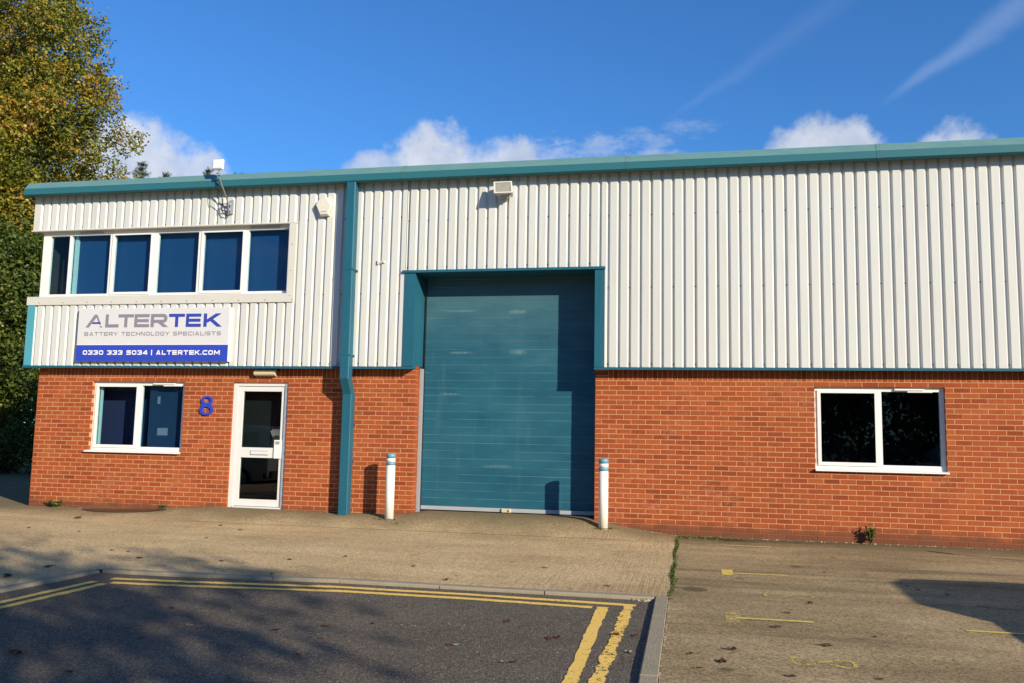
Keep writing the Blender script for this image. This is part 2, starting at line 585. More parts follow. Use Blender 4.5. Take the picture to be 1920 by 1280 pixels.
def shutter_mat():
    m, k = new_mat('teal_shutter_paint')
    P = pos(k)
    x, y, z = k.xyz(P)
    n = k.noise(k.map(P, (0.8, 1, 2.2)), 1.4, 5.0, 0.62)
    col = k.ramp(n, [(0.25, (0.010, 0.076, 0.122)), (0.5, (0.016, 0.101, 0.150)), (0.75, (0.028, 0.126, 0.172))])
    run = k.noise(k.map(P, (3.2, 1, 0.35)), 2.0, 4.0, 0.6)
    col = k.mix(k.m('MULTIPLY', k.ss(run, 0.55, 0.75), 0.12), col, (0.11, 0.22, 0.25))
    # chalky bloom that has faded the top of the door
    col = k.mix(k.m('MULTIPLY', k.ss(k.m('ADD', z, k.m('MULTIPLY', n, 0.8)), 2.6, 4.4), 0.26), col, (0.13, 0.20, 0.19))
    # pale scuffs at the joints
    for (sx, sz, w, h) in [(8.72, 3.38, .22, .05), (8.72, 2.73, .20, .06), (7.75, 2.72, .30, .03), (7.62, 2.03, .28, .03), (8.42, 0.86, .32, .04), (7.75, 3.40, .35, .02)]:
        dx = k.m('DIVIDE', k.m('SUBTRACT', x, sx), w)
        dz = k.m('DIVIDE', k.m('SUBTRACT', z, sz), h)
        q = k.m('SUBTRACT', 1.0, k.m('ADD', k.m('MULTIPLY', dx, dx), k.m('MULTIPLY', dz, dz)))
        q = k.m('ADD', q, k.m('MULTIPLY', k.m('SUBTRACT', k.noise(k.map(P, (30, 1, 10)), 1.0, 4.0, 0.6), 0.5), 1.6))
        col = k.mix(k.m('MULTIPLY', k.ss(q, 0.2, 1.3), 0.30), col, (0.30, 0.38, 0.35))
    # pale line painted along the slat joints for highlights on their worn edges
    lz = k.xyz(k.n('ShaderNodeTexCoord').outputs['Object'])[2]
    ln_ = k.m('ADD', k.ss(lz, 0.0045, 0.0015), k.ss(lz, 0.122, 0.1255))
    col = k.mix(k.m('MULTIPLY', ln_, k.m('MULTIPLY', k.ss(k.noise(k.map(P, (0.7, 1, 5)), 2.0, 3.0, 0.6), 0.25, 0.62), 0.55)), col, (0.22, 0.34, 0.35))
    finish(k, col, 0.55, 0, None, spec=0.2)
    return m


def eaves_mat():
    m, k = new_mat('teal_eaves_coating')
    P = pos(k)
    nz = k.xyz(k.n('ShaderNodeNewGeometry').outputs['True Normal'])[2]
    n = k.noise(P, 1.3, 5.0, 0.6)
    st = k.noise(k.map(P, (3, 9, 9)), 1.0, 4.0, 0.6)
    col = k.mix(k.m('MULTIPLY', n, 0.35), (0.024, 0.135, 0.165), (0.034, 0.165, 0.185))
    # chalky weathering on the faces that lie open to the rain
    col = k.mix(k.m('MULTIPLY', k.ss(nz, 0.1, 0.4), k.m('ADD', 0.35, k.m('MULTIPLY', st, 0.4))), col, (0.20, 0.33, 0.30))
    finish(k, col, 0.5, 0, None, spec=0.3)
    return m


MAT = {}
MAT['brick_one'] = brick_mat('red_brick', False)
MAT['brick_many'] = brick_mat('red_brick_joined', True)
MAT['mortar'] = mortar_mat()
MAT['white_sheet'] = cladding_mat()
MAT['white_flash'] = plain('white_flashing', (0.62, 0.605, 0.535), 0.45, 0.05, 2.0, streak=0.05)
MAT['teal'] = teal_mat('teal_coated_steel', (0.017, 0.108, 0.162))
MAT['teal_gutter'] = eaves_mat()
MAT['teal_corner'] = teal_mat('pale_teal_coating', (0.085, 0.33, 0.41), 0.04)
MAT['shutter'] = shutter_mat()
MAT['upvc'] = plain('white_upvc', (0.80, 0.79, 0.74), 0.35, 0.03, 4.0)
MAT['alu'] = plain('pale_aluminium', (0.70, 0.70, 0.68), 0.38, 0.04, 4.0)
MAT['grey_metal'] = plain('grey_galvanised_metal', (0.40, 0.43, 0.46), 0.45, 0.12, 10.0, 0.3)
MAT['dark'] = plain('dark_interior', (0.018, 0.019, 0.022), 0.9, 0.1)
MAT['dull_pole'] = plain('dull_pole_metal', (0.17, 0.17, 0.165), 0.6, 0.2, 30.0)
MAT['rail'] = plain('dull_rail_metal', (0.36, 0.39, 0.41), 0.5, 0.08)
MAT['black_rubber'] = plain('black_rubber', (0.012, 0.012, 0.012), 0.7, 0.1)
MAT['blind'] = plain('blue_blind_fabric', (0.0002, 0.046, 0.150), 0.85, 0.05, 1.5, streak=0.05)
MAT['teal_blind'] = plain('deep_blue_board', (0.0005, 0.027, 0.076), 0.85, 0.15, 2.0)
MAT['door_reflection'] = plain('reflection_grey', (0.105, 0.135, 0.145), 0.9, 0.1)  # grey that imitates the reflection in the entrance door glass
MAT['room'] = plain('room_wall', (0.014, 0.018, 0.068), 0.9, 0.1)
MAT['pale_jamb'] = plain('pale_reveal', (0.42, 0.56, 0.56), 0.6, 0.05)
MAT['glass'] = glass_mat('window_glass', (0.84, 0.95, 0.98), 0.38)
MAT['door_glass'] = glass_mat('smoked_door_glass', (0.52, 0.56, 0.56), 1.0)
MAT['cream'] = plain('cream_plastic', (0.62, 0.53, 0.33), 0.35, 0.06, 9.0)
MAT['offwhite'] = plain('weathered_white_plastic', (0.70, 0.66, 0.55), 0.45, 0.10, 14.0)
MAT['white_plastic'] = plain('white_plastic', (0.82, 0.81, 0.78), 0.35, 0.02)
MAT['sign_white'] = plain('sign_white', (0.66, 0.66, 0.655), 0.4, 0.02)
MAT['sign_blue'] = plain('sign_blue', (0.032, 0.062, 0.46), 0.4, 0.03)
MAT['ink_blue'] = plain('ink_blue', (0.035, 0.060, 0.38), 0.45, 0.03)
MAT['ink_grey'] = plain('ink_grey', (0.245, 0.225, 0.27), 0.45, 0.03)
MAT['ink_white'] = plain('ink_white', (0.85, 0.85, 0.84), 0.45, 0.02)
MAT['eight_blue'] = plain('number_blue', (0.022, 0.058, 0.50), 0.4, 0.06)
MAT['bollard_white'] = plain('bollard_white_paint', (0.80, 0.765, 0.675), 0.45, 0.07, 7.0, streak=0.06)
MAT['bollard_blue'] = plain('bollard_blue_band', (0.13, 0.30, 0.39), 0.45, 0.08, 9.0)
MAT['kerb'] = plain('kerb_concrete', (0.32, 0.272, 0.19), 0.95, 0.22, 5.0, bump=0.7, spec=0.08)
MAT['apron'] = concrete_mat('apron_concrete', ((0.38, 0.272, 0.142), (0.525, 0.385, 0.207), (0.65, 0.490, 0.275)))
MAT['yard'] = concrete_mat('yard_concrete', ((0.185, 0.133, 0.070), (0.325, 0.241, 0.129), (0.50, 0.380, 0.215)), True)
MAT['asphalt'] = asphalt_mat()
MAT['yellow'] = paint_mat('yellow_road_paint', (0.88, 0.57, 0.13), 0.405, 0.05)
MAT['yellow_worn'] = paint_mat('worn_yellow_road_paint', (0.88, 0.57, 0.13), 0.45, 0.05)
MAT['bay_yellow'] = paint_mat('bay_yellow_paint', (0.70, 0.52, 0.12), 0.40, 0.14)
MAT['bay_faint'] = paint_mat('faint_yellow_paint', (0.62, 0.47, 0.17), 0.50, 0.22)
MAT['bay_pale'] = paint_mat('pale_bay_paint', (0.56, 0.47, 0.24), 0.36, 0.12)
MAT['bay_worn'] = paint_mat('worn_bay_paint', (0.72, 0.54, 0.12), 0.50, 0.10)
MAT['roof'] = plain('grey_roof_sheet', (0.30, 0.31, 0.31), 0.5, 0.08)
MAT['bark'] = plain('bark', (0.085, 0.062, 0.042), 0.95, 0.3, 9.0, bump=0.8)
MAT['screw'] = plain('screw_head', (0.16, 0.155, 0.14), 0.5, 0.1)
MAT['lamp_glass'] = plain('dusty_lamp_glass', (0.34, 0.32, 0.26), 0.25, 0.25, 12.0)
MAT['puddle'] = plain('rusty_damp_patch', (0.10, 0.05, 0.025), 0.6, 0.3, 8.0)
MAT['paper'] = plain('pale_paper', (0.18, 0.20, 0.27), 0.8, 0.05)
MAT['leaf_dead'] = leaf_mat('dead_leaf', [(0.0, (0.035, 0.016, 0.008)), (0.5, (0.085, 0.035, 0.015)), (1.0, (0.19, 0.085, 0.03))], 0.1, 0.2)
MAT['leaf_pale'] = leaf_mat('pale_dead_leaf', [(0.0, (0.25, 0.17, 0.09)), (1.0, (0.5, 0.4, 0.26))], 0.1, 0.2)
MAT['leaf_autumn'] = leaf_mat('autumn_leaf', [(0.0, (0.045, 0.068, 0.010)), (0.32, (0.125, 0.150, 0.016)), (0.52, (0.235, 0.225, 0.022)),
                                              (0.70, (0.36, 0.275, 0.026)), (0.84, (0.40, 0.205, 0.026)), (0.94, (0.31, 0.13, 0.030)), (1.0, (0.55, 0.46, 0.20))], 0.28, 1.5)
MAT['leaf_ivy'] = leaf_mat('ivy_leaf', [(0.0, (0.016, 0.034, 0.007)), (0.4, (0.055, 0.092, 0.012)), (0.7, (0.120, 0.150, 0.020)), (0.92, (0.19, 0.185, 0.035)), (1.0, (0.42, 0.35, 0.18))], 0.25)
MAT['leaf_conifer'] = leaf_mat('conifer_needle', [(0.0, (0.012, 0.028, 0.010)), (0.6, (0.035, 0.065, 0.020)), (1.0, (0.075, 0.11, 0.03))], 0.2)
MAT['leaf_green'] = leaf_mat('green_weed_leaf', [(0.0, (0.035, 0.06, 0.010)), (0.6, (0.10, 0.145, 0.022)), (1.0, (0.22, 0.23, 0.05))], 0.3)


# ------------------------------------------------------------------ ground
def gz(x, y):
    b = -0.08 + 0.01 * min(y, 0.0)
    xs = [-30, -3, 0, 2, 3.7, 4.8, 5.8, 7.0, 7.3, 9.9, 10.4, 10.75, 11.34, 12]
    hs = [0.02, 0.03, 0.043, 0.062, 0.158, 0.152, 0.13, 0.165, 0.20, 0.205, 0.12, 0.062, -0.004, 0.0]
    h = float(np.interp(x, xs, hs))
    t = min(1.0, max(0.0, (y + 0.95) / 0.9))
    return b + h * t * t * (3 - 2 * t)


def kerb_y(x):      # front line of the far kerb
    return float(np.interp(x, [5.35, 5.75, 6.1, 6.6, 8.0, 11.3], [-5.16, -5.17, -5.155, -5.12, -4.985, -4.965]))


def kerb_x(y):      # the left kerb
    return float(np.interp(y, [-20, -10, -6.45, -5.45, -5.16], [4.2, 4.75, 5.24, 5.36, 5.40]))


KX1 = 11.285        # back of the right kerb


def inside_apron(x, y):
    if x > KX1 + 0.02: return False
    if y > 0.02:
        if x < -0.02: return True
        return 7.10 < x < 10.06 and y < 0.40
    if y < -5.16:
        return x < kerb_x(y) - 0.06
    if x < 5.36: return True
    return y > kerb_y(x) + 0.055


def build_apron():
    xs = sorted(set([round(v, 3) for v in list(np.arange(-40, -2, 2.0)) + list(np.arange(-2, 4.6, 0.2)) + list(np.arange(4.6, 11.32, 0.06)) + [KX1 + 0.015]]))
    ys = sorted(set([round(v, 3) for v in list(np.arange(-20, -10, 1.0)) + list(np.arange(-10, -4.8, 0.06)) + list(np.arange(-4.8, 0.5, 0.12)) + list(np.arange(0.6, 30, 1.0)) + [0.02, 0.40]]))
    idx = {}
    mb = MB()
    vs, fs = [], []

    def vi(i, j):
        if (i, j) not in idx:
            idx[(i, j)] = len(vs)
            vs.append((xs[i], ys[j], gz(xs[i], ys[j])))
        return idx[(i, j)]
    for i in range(len(xs) - 1):
        for j in range(len(ys) - 1):
            if inside_apron((xs[i] + xs[i + 1]) / 2, (ys[j] + ys[j + 1]) / 2):
                fs.append((vi(i, j), vi(i + 1, j), vi(i + 1, j + 1), vi(i, j + 1)))
    mb.add(vs, fs)
    o = mb.build('concrete_apron', MAT['apron'], smooth=True, fix=False)
    tag(o, 'tan concrete forecourt sloping up to the doors', kind='structure')


build_apron()


def flat_grid(name, x0, x1, y0, y1, step, dz, mat, label):
    mb = MB()
    nx, ny = max(1, round((x1 - x0) / step)), max(1, round((y1 - y0) / step))
    vs = [(x0 + (x1 - x0) * i / nx, y0 + (y1 - y0) * j / ny, 0) for j in range(ny + 1) for i in range(nx + 1)]
    vs = [(a, b, -0.08 + 0.01 * min(b, 0) + dz) for a, b, _ in vs]
    fs = [(j * (nx + 1) + i, j * (nx + 1) + i + 1, (j + 1) * (nx + 1) + i + 1, (j + 1) * (nx + 1) + i) for j in range(ny) for i in range(nx)]
    mb.add(vs, fs)
    return tag(mb.build(name, mat, fix=False), label, kind='structure')


flat_grid('parking_yard', KX1 + 0.005, 45, -20, 0.03, 2.0, 0.0, MAT['yard'], 'worn brown concrete parking yard on the right')
flat_grid('road', 3.6, 11.24, -20, -4.9, 2.0, -0.03, MAT['asphalt'], 'dark grey asphalt road surface')
mb = MB()
mb.add([(-600, -600, -0.36), (600, -600, -0.36), (600, 600, -0.36), (-600, 600, -0.36)], [(0, 1, 2, 3)])
tag(mb.build('ground', MAT['asphalt'], fix=False), 'asphalt ground reaching to the horizon', kind='structure')


# kerbs: each stone is a piece of its own on a thin bedding strip
def kerb(name, line, label, width=0.125, gap=0.012, ln=0.915):
    """line: the road-side top edge, stones lie to its left"""
    pts = [Vector((a, b)) for a, b in line]
    bed = MB()
    cells = []
    for a, b in zip(pts[:-1], pts[1:]):
        L = (b - a).length
        t = (b - a) / L
        n = Vector((-t.y, t.x))
        p0, p1 = a + n * 0.01, b + n * 0.01
        q0, q1 = a + n * (width - 0.01), b + n * (width - 0.01)
        zz = [gz(p.x, min(p.y, -1)) - 0.012 for p in (p0, p1, q1, q0)]
        bed.add([(p0.x, p0.y, zz[0]), (p1.x, p1.y, zz[1]), (q1.x, q1.y, zz[2]), (q0.x, q0.y, zz[3]),
                 (p0.x, p0.y, zz[0] - .12), (p1.x, p1.y, zz[1] - .12), (q1.x, q1.y, zz[2] - .12), (q0.x, q0.y, zz[3] - .12)],
                [(0, 1, 2, 3), (4, 7, 6, 5), (0, 4, 5, 1), (2, 6, 7, 3), (0, 3, 7, 4), (1, 5, 6, 2)])
        k = max(1, round(L / ln))
        for i in range(k):
            cells.append((a + t * (L * i / k + gap / 2 * (i > 0)), a + t * (L * (i + 1) / k - gap / 2), n))
    root = bed.build(name, MAT['mortar_grey'])
    tag(root, label, kind='structure')
    for a, b, n in cells:
        s = MB()
        c = 0.012
        jz = rnd.uniform(-0.003, 0.003)
        rows = []
        for p in (a, b):
            z = gz(p.x, min(p.y, -1)) + 0.004 + jz
            prof = [(0, -0.12), (0, -c), (c, 0), (width - c / 2, 0), (width, -c / 2), (width, -0.12)]
            rows.append([(p.x + n.x * u, p.y + n.y * u, z + w) for u, w in prof])
        m = len(rows[0])
        s.add(rows[0] + rows[1], [(i, (i + 1) % m, m + (i + 1) % m, m + i) for i in range(m)] + [tuple(range(m))[::-1], tuple(range(m, 2 * m))])
        s.build('kerb_stone', MAT['kerb'], root)
    return root


MAT['mortar_grey'] = plain('kerb_bedding', (0.10, 0.09, 0.075), 0.95, 0.2, 20.0)
kerb('kerb', [(5.40, -5.16), (5.75, -5.17), (6.1, -5.155), (6.6, -5.12), (8.0, -4.985), (11.16, -4.966)], 'grey kerb stones dividing the concrete forecourt from the road')
kerb('kerb', [(4.2, -20), (4.75, -10), (5.24, -6.45), (5.36, -5.45), (5.39, -5.18)], 'grey kerb stones along the left side of the road')
kerb('kerb', [(11.16, -4.84), (11.16, -14.0)], 'grey kerb stones between the road and the parking yard')

# the thin green joint between forecourt and yard
def blades(mb, x, y, z, n, spread, h):
    for _ in range(n):
        a = rnd.uniform(0, 6.28)
        bx, by = x + rnd.gauss(0, spread), y + rnd.gauss(0, spread * 1.3)
        hh = h * rnd.uniform(0.5, 1.3)
        dx, dy = math.cos(a) * hh * 0.7, math.sin(a) * hh * 0.7
        w = rnd.uniform(0.006, 0.014)
        px, py = -math.sin(a) * w, math.cos(a) * w
        mb.add([(bx - px, by - py, z), (bx + px, by + py, z), (bx + dx * .5 + px, by + dy * .5 + py, z + hh * .7), (bx + dx * .5 - px, by + dy * .5 - py, z + hh * .7), (bx + dx, by + dy, z + hh * .75)],
               [(0, 1, 2, 3), (3, 2, 4)])


g = MB()
y = -0.3
while y > -4.85:
    dens = 13 + 7 * math.sin(y * 3.1) + 4 * math.sin(y * 7.7)
    blades(g, 11.305 + 0.012 * math.sin(y * 4), y, -0.082 + 0.01 * y, int(max(3, dens)), 0.011, 0.015)
    y -= 0.05
for i in range(120):
    blades(g, 11.32 + abs(rnd.gauss(0, 0.35)), -0.12 - abs(rnd.gauss(0, 0.08)), -0.083, 2, 0.02, 0.022)
tag(g.build('joint_grass', MAT['leaf_green'], fix=False), 'thin strip of short green grass and moss growing in the concrete joint', kind='stuff')


# painted lines
def ribbon(name, pts, w0, w1, mat, label, dz, rag=0.008, step=0.025, par=None):
    pts = [Vector(p) for p in pts]
    vs, fs = [], []
    s = 0
    tot = sum((b - a).length for a, b in zip(pts[:-1], pts[1:]))
    acc = 0
    ed_ = {-1: 0.0, 1: 0.0}
    for a, b in zip(pts[:-1], pts[1:]):
        L = (b - a).length
        t = (b - a) / L
        n = Vector((-t.y, t.x))
        k = max(1, int(L / step))
        for i in range(k + 1):
            p = a + t * (L * i / k)
            u = (acc + L * i / k) / tot
            w = w0 + (w1 - w0) * u
            for sg in (-1, 1):
                ed_[sg] = 0.72 * ed_[sg] + 0.28 * rnd.uniform(-rag, rag) * 2.2
                q = p + n * sg * (w / 2 + ed_[sg] + rnd.uniform(-rag, rag) * 0.35)
                vs.append((q.x, q.y, -0.08 + 0.01 * q.y + dz))
        acc += L
    m = len(vs) // 2
    fs = [(2 * i, 2 * i + 1, 2 * i + 3, 2 * i + 2) for i in range(m - 1)]
    mb = MB().add(vs, fs)
    o = mb.build(name, mat, fix=False)
    return tag(o, label, kind='structure')


rz_ = -0.03 + 0.003
ribbon('yellow_line', [(5.72, -5.43), (6.6, -5.37), (8.05, -5.19), (9.4, -5.18), (11.0, -5.235)], 0.092, 0.092, MAT['yellow'], 'outer yellow road line beside the far kerb', rz_)
ribbon('yellow_line', [(5.86, -5.63), (6.7, -5.565), (8.15, -5.385), (9.4, -5.375), (10.62, -5.43)], 0.092, 0.092, MAT['yellow'], 'inner yellow road line parallel to the far kerb', rz_)
ribbon('yellow_line', [(10.715, -5.395), (10.74, -7.75), (10.75, -10.5)], 0.10, 0.082, MAT['yellow'], 'left yellow road line running towards the viewer by the right kerb', rz_ + 0.0012)
ribbon('yellow_line', [(10.945, -5.20), (10.90, -7.75), (10.90, -10.5)], 0.088, 0.080, MAT['yellow_worn'], 'worn right yellow road line nearest the right kerb', rz_ + 0.0012, 0.016)
ribbon('yellow_line', [(5.66, -5.62), (5.58, -6.6), (5.2, -10)], 0.092, 0.092, MAT['yellow'], 'outer yellow road line beside the left kerb', rz_)
ribbon('yellow_line', [(5.83, -5.70), (5.75, -6.75), (5.4, -10)], 0.092, 0.092, MAT['yellow'], 'inner yellow road line by the left kerb', rz_)
for i, (x0, x1, yy, w, nm, lb) in enumerate([
        (11.93, 12.58, -0.91, .06, 'bay_pale', 'faded yellow bay mark nearest the brick wall'),
        (11.90, 12.54, -3.30, .055, 'bay_yellow', 'yellow bay mark in the middle of the yard'),
        (11.86, 12.49, -5.66, .06, 'bay_yellow', 'yellow bay mark nearest the viewer at the left of the yard'),
        (13.67, 14.9, -5.62, .05, 'bay_yellow', 'yellow bay mark at the right edge of the yard')]):
    ribbon('bay_line', [(x0, yy), (x1, yy + 0.01)], w, w, MAT[nm], lb, 0.005, 0.004)
ribbon('bay_line', [(11.90, -3.06), (11.885, -3.44)], 0.13, 0.12, MAT['bay_yellow'], 'short yellow cross mark at the middle bay line', 0.003, 0.006)
ribbon('bay_line', [(11.85, -5.38), (11.83, -5.85)], 0.12, 0.12, MAT['bay_faint'], 'faded yellow cross mark at the nearest bay line', 0.003, 0.008)


def ground_eight(cx, cy, s, mat, label):
    vs, fs = [], []
    mb = MB()
    N = 40
    pts = []
    for i in range(N + 1):
        t = 2 * math.pi * i / N
        pts.append(Vector((cx + s * 1.25 * math.sin(t), cy + s * 0.55 * math.sin(2 * t))))
    for i, p in enumerate(pts):
        a, b = pts[max(i - 1, 0)], pts[min(i + 1, N)]
        t = (b - a).normalized()
        n = Vector((-t.y, t.x)) * 0.017
        z = -0.08 + 0.01 * p.y + 0.003 + i * 1e-5
        vs += [(p.x - n.x, p.y - n.y, z), (p.x + n.x, p.y + n.y, z)]
    fs = [(2 * i, 2 * i + 1, 2 * i + 3, 2 * i + 2) for i in range(N)]
    mb.add(vs, fs)
    tag(mb.build('bay_number', mat, fix=False), label, kind='structure')


ground_eight(12.55, -2.1, 0.17, MAT['bay_faint'], 'faded painted figure on the yard nearest the wall')
ground_eight(12.42, -4.5, 0.18, MAT['bay_faint'], 'faded painted figure in the middle of the yard')
ground_eight(12.38, -6.95, 0.17, MAT['bay_worn'], 'worn yellow painted figure on the yard nearest the viewer')
# rusty damp patch and bits in the hollow by the left wall
p = MB()
N = 28
p.add([(2.10, -0.30, gz(2.1, -0.3) + 0.006)] + [(2.10 + 0.78 * math.cos(a) * (1 + .1 * math.sin(3 * a)), -0.30 + 0.17 * math.sin(a) * (1 + .15 * math.cos(2 * a)), gz(2.1 + 0.78 * math.cos(a), -0.30 + 0.17 * math.sin(a)) + 0.012) for a in [2 * math.pi * i / N for i in range(N)]],
      [(0, i + 1, (i + 1) % N + 1) for i in range(N)])
tag(p.build('puddle', MAT['puddle'], fix=False), 'rusty brown damp hollow at the foot of the left brick wall', kind='structure')

# ------------------------------------------------------------------ the unit
unit = thing('industrial_unit', (0, 0, 0), 'brick and white ribbed steel industrial unit with a teal roller door', 'building')
Z0 = 2.25          # bed joint under the soldier course
XL = 7.106         # left jamb of the roller door
XR = 10.045        # right jamb
XEND = 19.0
E1 = [0.1075 + 0.225 * k for k in range(15)]
E = E1 + [3.44, 3.645] + [0.1075 + 0.225 * k - 0.084 for k in range(17, 32)]
O = [0.22] + [(a + b) / 2 for a, b in zip(E[:-1], E[1:])][1:] + [7.106 - 0.005]
ER = [XR + 0.1075 + 0.225 * k for k in range(40)]
OR = [XR + 0.22 + 0.225 * k for k in range(40)]
W1 = (1.125, 2.925, 0.975, 2.175)
DR = (3.846, 4.861, -1, 2.175)
W3 = (XR + 0.1075 + 0.225 * 14 + 0.005, XR + 0.1075 + 0.225 * 22 - 0.005, 0.975, 2.175)

bricks = []        # x0,x1,y0,y1,z0,z1,bay


def lay(x0, x1, even, odd, opens, bay):
    for c in range(33):
        z1 = Z0 - 0.005 - 0.075 * c
        z0 = z1 - 0.065
        J = [x0 - 0.005] + [j for j in (even if c % 2 == 0 else odd) if x0 + 0.03 < j < x1 - 0.02] + [x1 + 0.005]
        for a, b in zip(J[:-1], J[1:]):
            segs = [(a + 0.005, b - 0.005)]
            for (ox0, ox1, oz0, oz1) in opens:
                if z1 <= oz1 + 0.002 and z0 >= oz0 - 0.002:
                    out = []
                    for (p, q) in segs:
                        if q <= ox0 or p >= ox1: out.append((p, q)); continue
                        if p < ox0 - 0.03: out.append((p, ox0))
                        if q > ox1 + 0.03: out.append((ox1, q))
                    segs = out
            for (p, q) in segs:
                if q - p > 0.02:
                    bricks.append((p, q, 0.0, 0.1025, z0, z1, bay))
    # soldier course with three flat bricks at each free end
    for e0, e1 in ((x0, x0 + 0.20), (x1 - 0.20, x1)):
        for i in range(3):
            bricks.append((e0, e1, 0.0, 0.1025, Z0 + 0.005 + 0.075 * i, Z0 + 0.07 + 0.075 * i, bay))
    n = int((x1 - x0 - 0.42) / 0.075)
    pit = (x1 - x0 - 0.41) / n
    for i in range(n):
        a = x0 + 0.21 + pit * i
        bricks.append((a, a + pit - 0.010, 0.0, 0.1025, Z0 + 0.005, Z0 + 0.22, bay))


lay(0.0, XL, E, O, [W1, DR], 0)
lay(XR, XEND, ER, OR, [W3], 1)
# return bricks in the left reveal of the roller door and on the left gable corner
for c in range(-3, 33):
    z1 = Z0 - 0.005 - 0.075 * c
    bricks.append((XL - 0.1025, XL, 0.1125, 0.215, z1 - 0.065, z1, 0))

cp = np.array(cam.matrix_world.translation)
rm = np.array(cam.matrix_world.to_3x3())


def project(p):
    d = rm.T @ (np.array(p) - cp)
    return 960 + 1603.5 * d[0] / -d[2], 640 - 1603.5 * d[1] / -d[2], -d[2]


def brick_seen(b):
    x, y, d = project(((b[0] + b[1]) / 2, b[2], (b[4] + b[5]) / 2))
    ok = 0 < x < 1910 and b[4] > gz((b[0] + b[1]) / 2, -0.01) - 0.01 and b[2] < 0.05 and b[5] < 2.27 and (b[1] - b[0]) > 0.2
    return (b[1] - b[0]) * (b[5] - b[4]) / d ** 2 if ok else 0


order = sorted(range(len(bricks)), key=lambda i: -brick_seen(bricks[i]))
single = set(order[:298])


def wall_body(x0, x1, opens, name):
    mb = MB()
    y0, y1 = 0.0028, 0.20
    xs = sorted({x0, x1} | {o[0] for o in opens} | {o[1] for o in opens})
    for a, b in zip(xs[:-1], xs[1:]):
        op = [o for o in opens if a >= o[0] - 1e-6 and b <= o[1] + 1e-6]
        if op:
            o = op[0]
            if o[2] > -0.3:
                mb.box(a, b, y0, y1, -0.3, o[2] - 0.004)
            mb.box(a, b, y0, y1, o[3] + 0.004, 2.47)
        else:
            mb.box(a + (0.004 if a > x0 else 0), b - (0.004 if b < x1 else 0), y0, y1, -0.3, 2.47)
    o = mb.build(name, MAT['mortar'], unit)
    return o


wallL = wall_body(0.006, XL - 0.006, [W1, DR], 'brick_wall')
wallR = wall_body(XR + 0.006, XEND, [W3], 'brick_wall')
wallL['label'] = 'short red brick wall with the entrance door'
wallR['label'] = 'long red brick wall right of the roller door'

std = None
joined = MB()
for i, b in enumerate(bricks):
    x0, x1, y0, y1, z0, z1, bay = b
    jy = rnd.uniform(-0.0012, 0.0012)
    if i in single:
        if std is None:
            std = MB().cbox(-0.1075, 0.1075, 0, 0.10, 0, 0.065, 0.0025).build('brick', MAT['brick_one'], wallR if bay else wallL)
            o = std
        else:
            o = std.copy(); COL.objects.link(o)
            o.parent = wallR if bay else wallL
        o.location = ((x0 + x1) / 2, jy, z0 + rnd.uniform(-0.001, 0.001))
        o.scale = ((x1 - x0) / 0.215, 1, 1)
    else:
        jz = rnd.uniform(-0.0012, 0.0012)
        joined.cbox(x0 + rnd.uniform(-.001, .001), x1 + rnd.uniform(-.001, .001), y0 + jy, y1 + jy, z0 + jz, z1 + jz, 0.0025)
bw = joined.build('brickwork', MAT['brick_many'], unit, fix=False)
bw['kind'] = 'stuff'

# carcass: gable walls, back, roof and rooms behind the windows
c = MB()
c.box(XEND - 0.02, XEND, 0.25, 14, -0.3, 5.5)
c.box(-0.02, XEND, 13.9, 14, -0.3, 5.6)
c.build('rear_wall', MAT['white_flash'], unit)
MB().box(0.006, 0.22, 0.205, 14, -0.3, 2.47).build('gable_wall', MAT['brick_one'], unit)
c = MB()
c.box(-0.17, -0.10, -0.10, 14, 2.45, 3.66)
c.box(-0.17, -0.10, -0.10, 14, 4.87, 5.52)
c.box(-0.17, -0.10, 1.6, 14, 3.66, 4.87)
c.build('gable_cladding', MAT['white_sheet'], unit)
ro = MB()
nr = 20
for i in range(nr):
    a, b = -0.25 + (XEND + 0.25) * i / nr, -0.25 + (XEND + 0.25) * (i + 1) / nr
    ro.prism([(-0.16, 5.69), (7, 6.25), (7, 6.30), (-0.16, 5.74)], a + .01, b - .01)
    ro.prism([(14, 5.70), (7, 6.25), (7, 6.30), (14, 5.75)], a + .01, b - .01)
ro.box(-0.24, XEND, -0.25, 13.9, 5.60, 5.64)
ro.build('roof', MAT['roof'], unit)
rooms = MB()
for (x0, x1, z0, z1, dp) in [(1.0, 3.1, 0.6, 2.3, 2.6), (3.5, 5.3, -0.2, 2.4, 2.4), (13.0, 15.5, 0.5, 2.4, 2.2), (-0.05, 5.2, 3.4, 4.95, 2.4)]:
    rooms.box(x0, x1, dp, dp + .03, z0, z1)
    rooms.box(x0, x1, .215, dp, z0 - .03, z0)
    rooms.box(x0, x1, .215, dp, z1, z1 + .03)
    rooms.box(x0 - .03, x0, .215, dp, z0, z1)
    rooms.box(x1, x1 + .03, .215, dp, z0, z1)
rooms.build('inner_room', MAT['dark'], unit)
ln = MB()
ln.box(-0.08, 4.80, -0.09, 0.20, 2.475, 3.50)
ln.box(-0.08, 6.93, -0.09, 0.20, 4.90, 5.50)
ln.box(4.86, 6.93, -0.088, 0.20, 2.475, 4.898)
ln.box(6.93, 10.20, -0.09, 0.20, 4.02, 5.50)
ln.box(10.20, XEND, -0.088, 0.20, 2.475, 5.50)
ln.build('lining_wall', MAT['dark'], unit)

# ---- ribbed cladding sheets
YC, YT = -0.166, -0.134


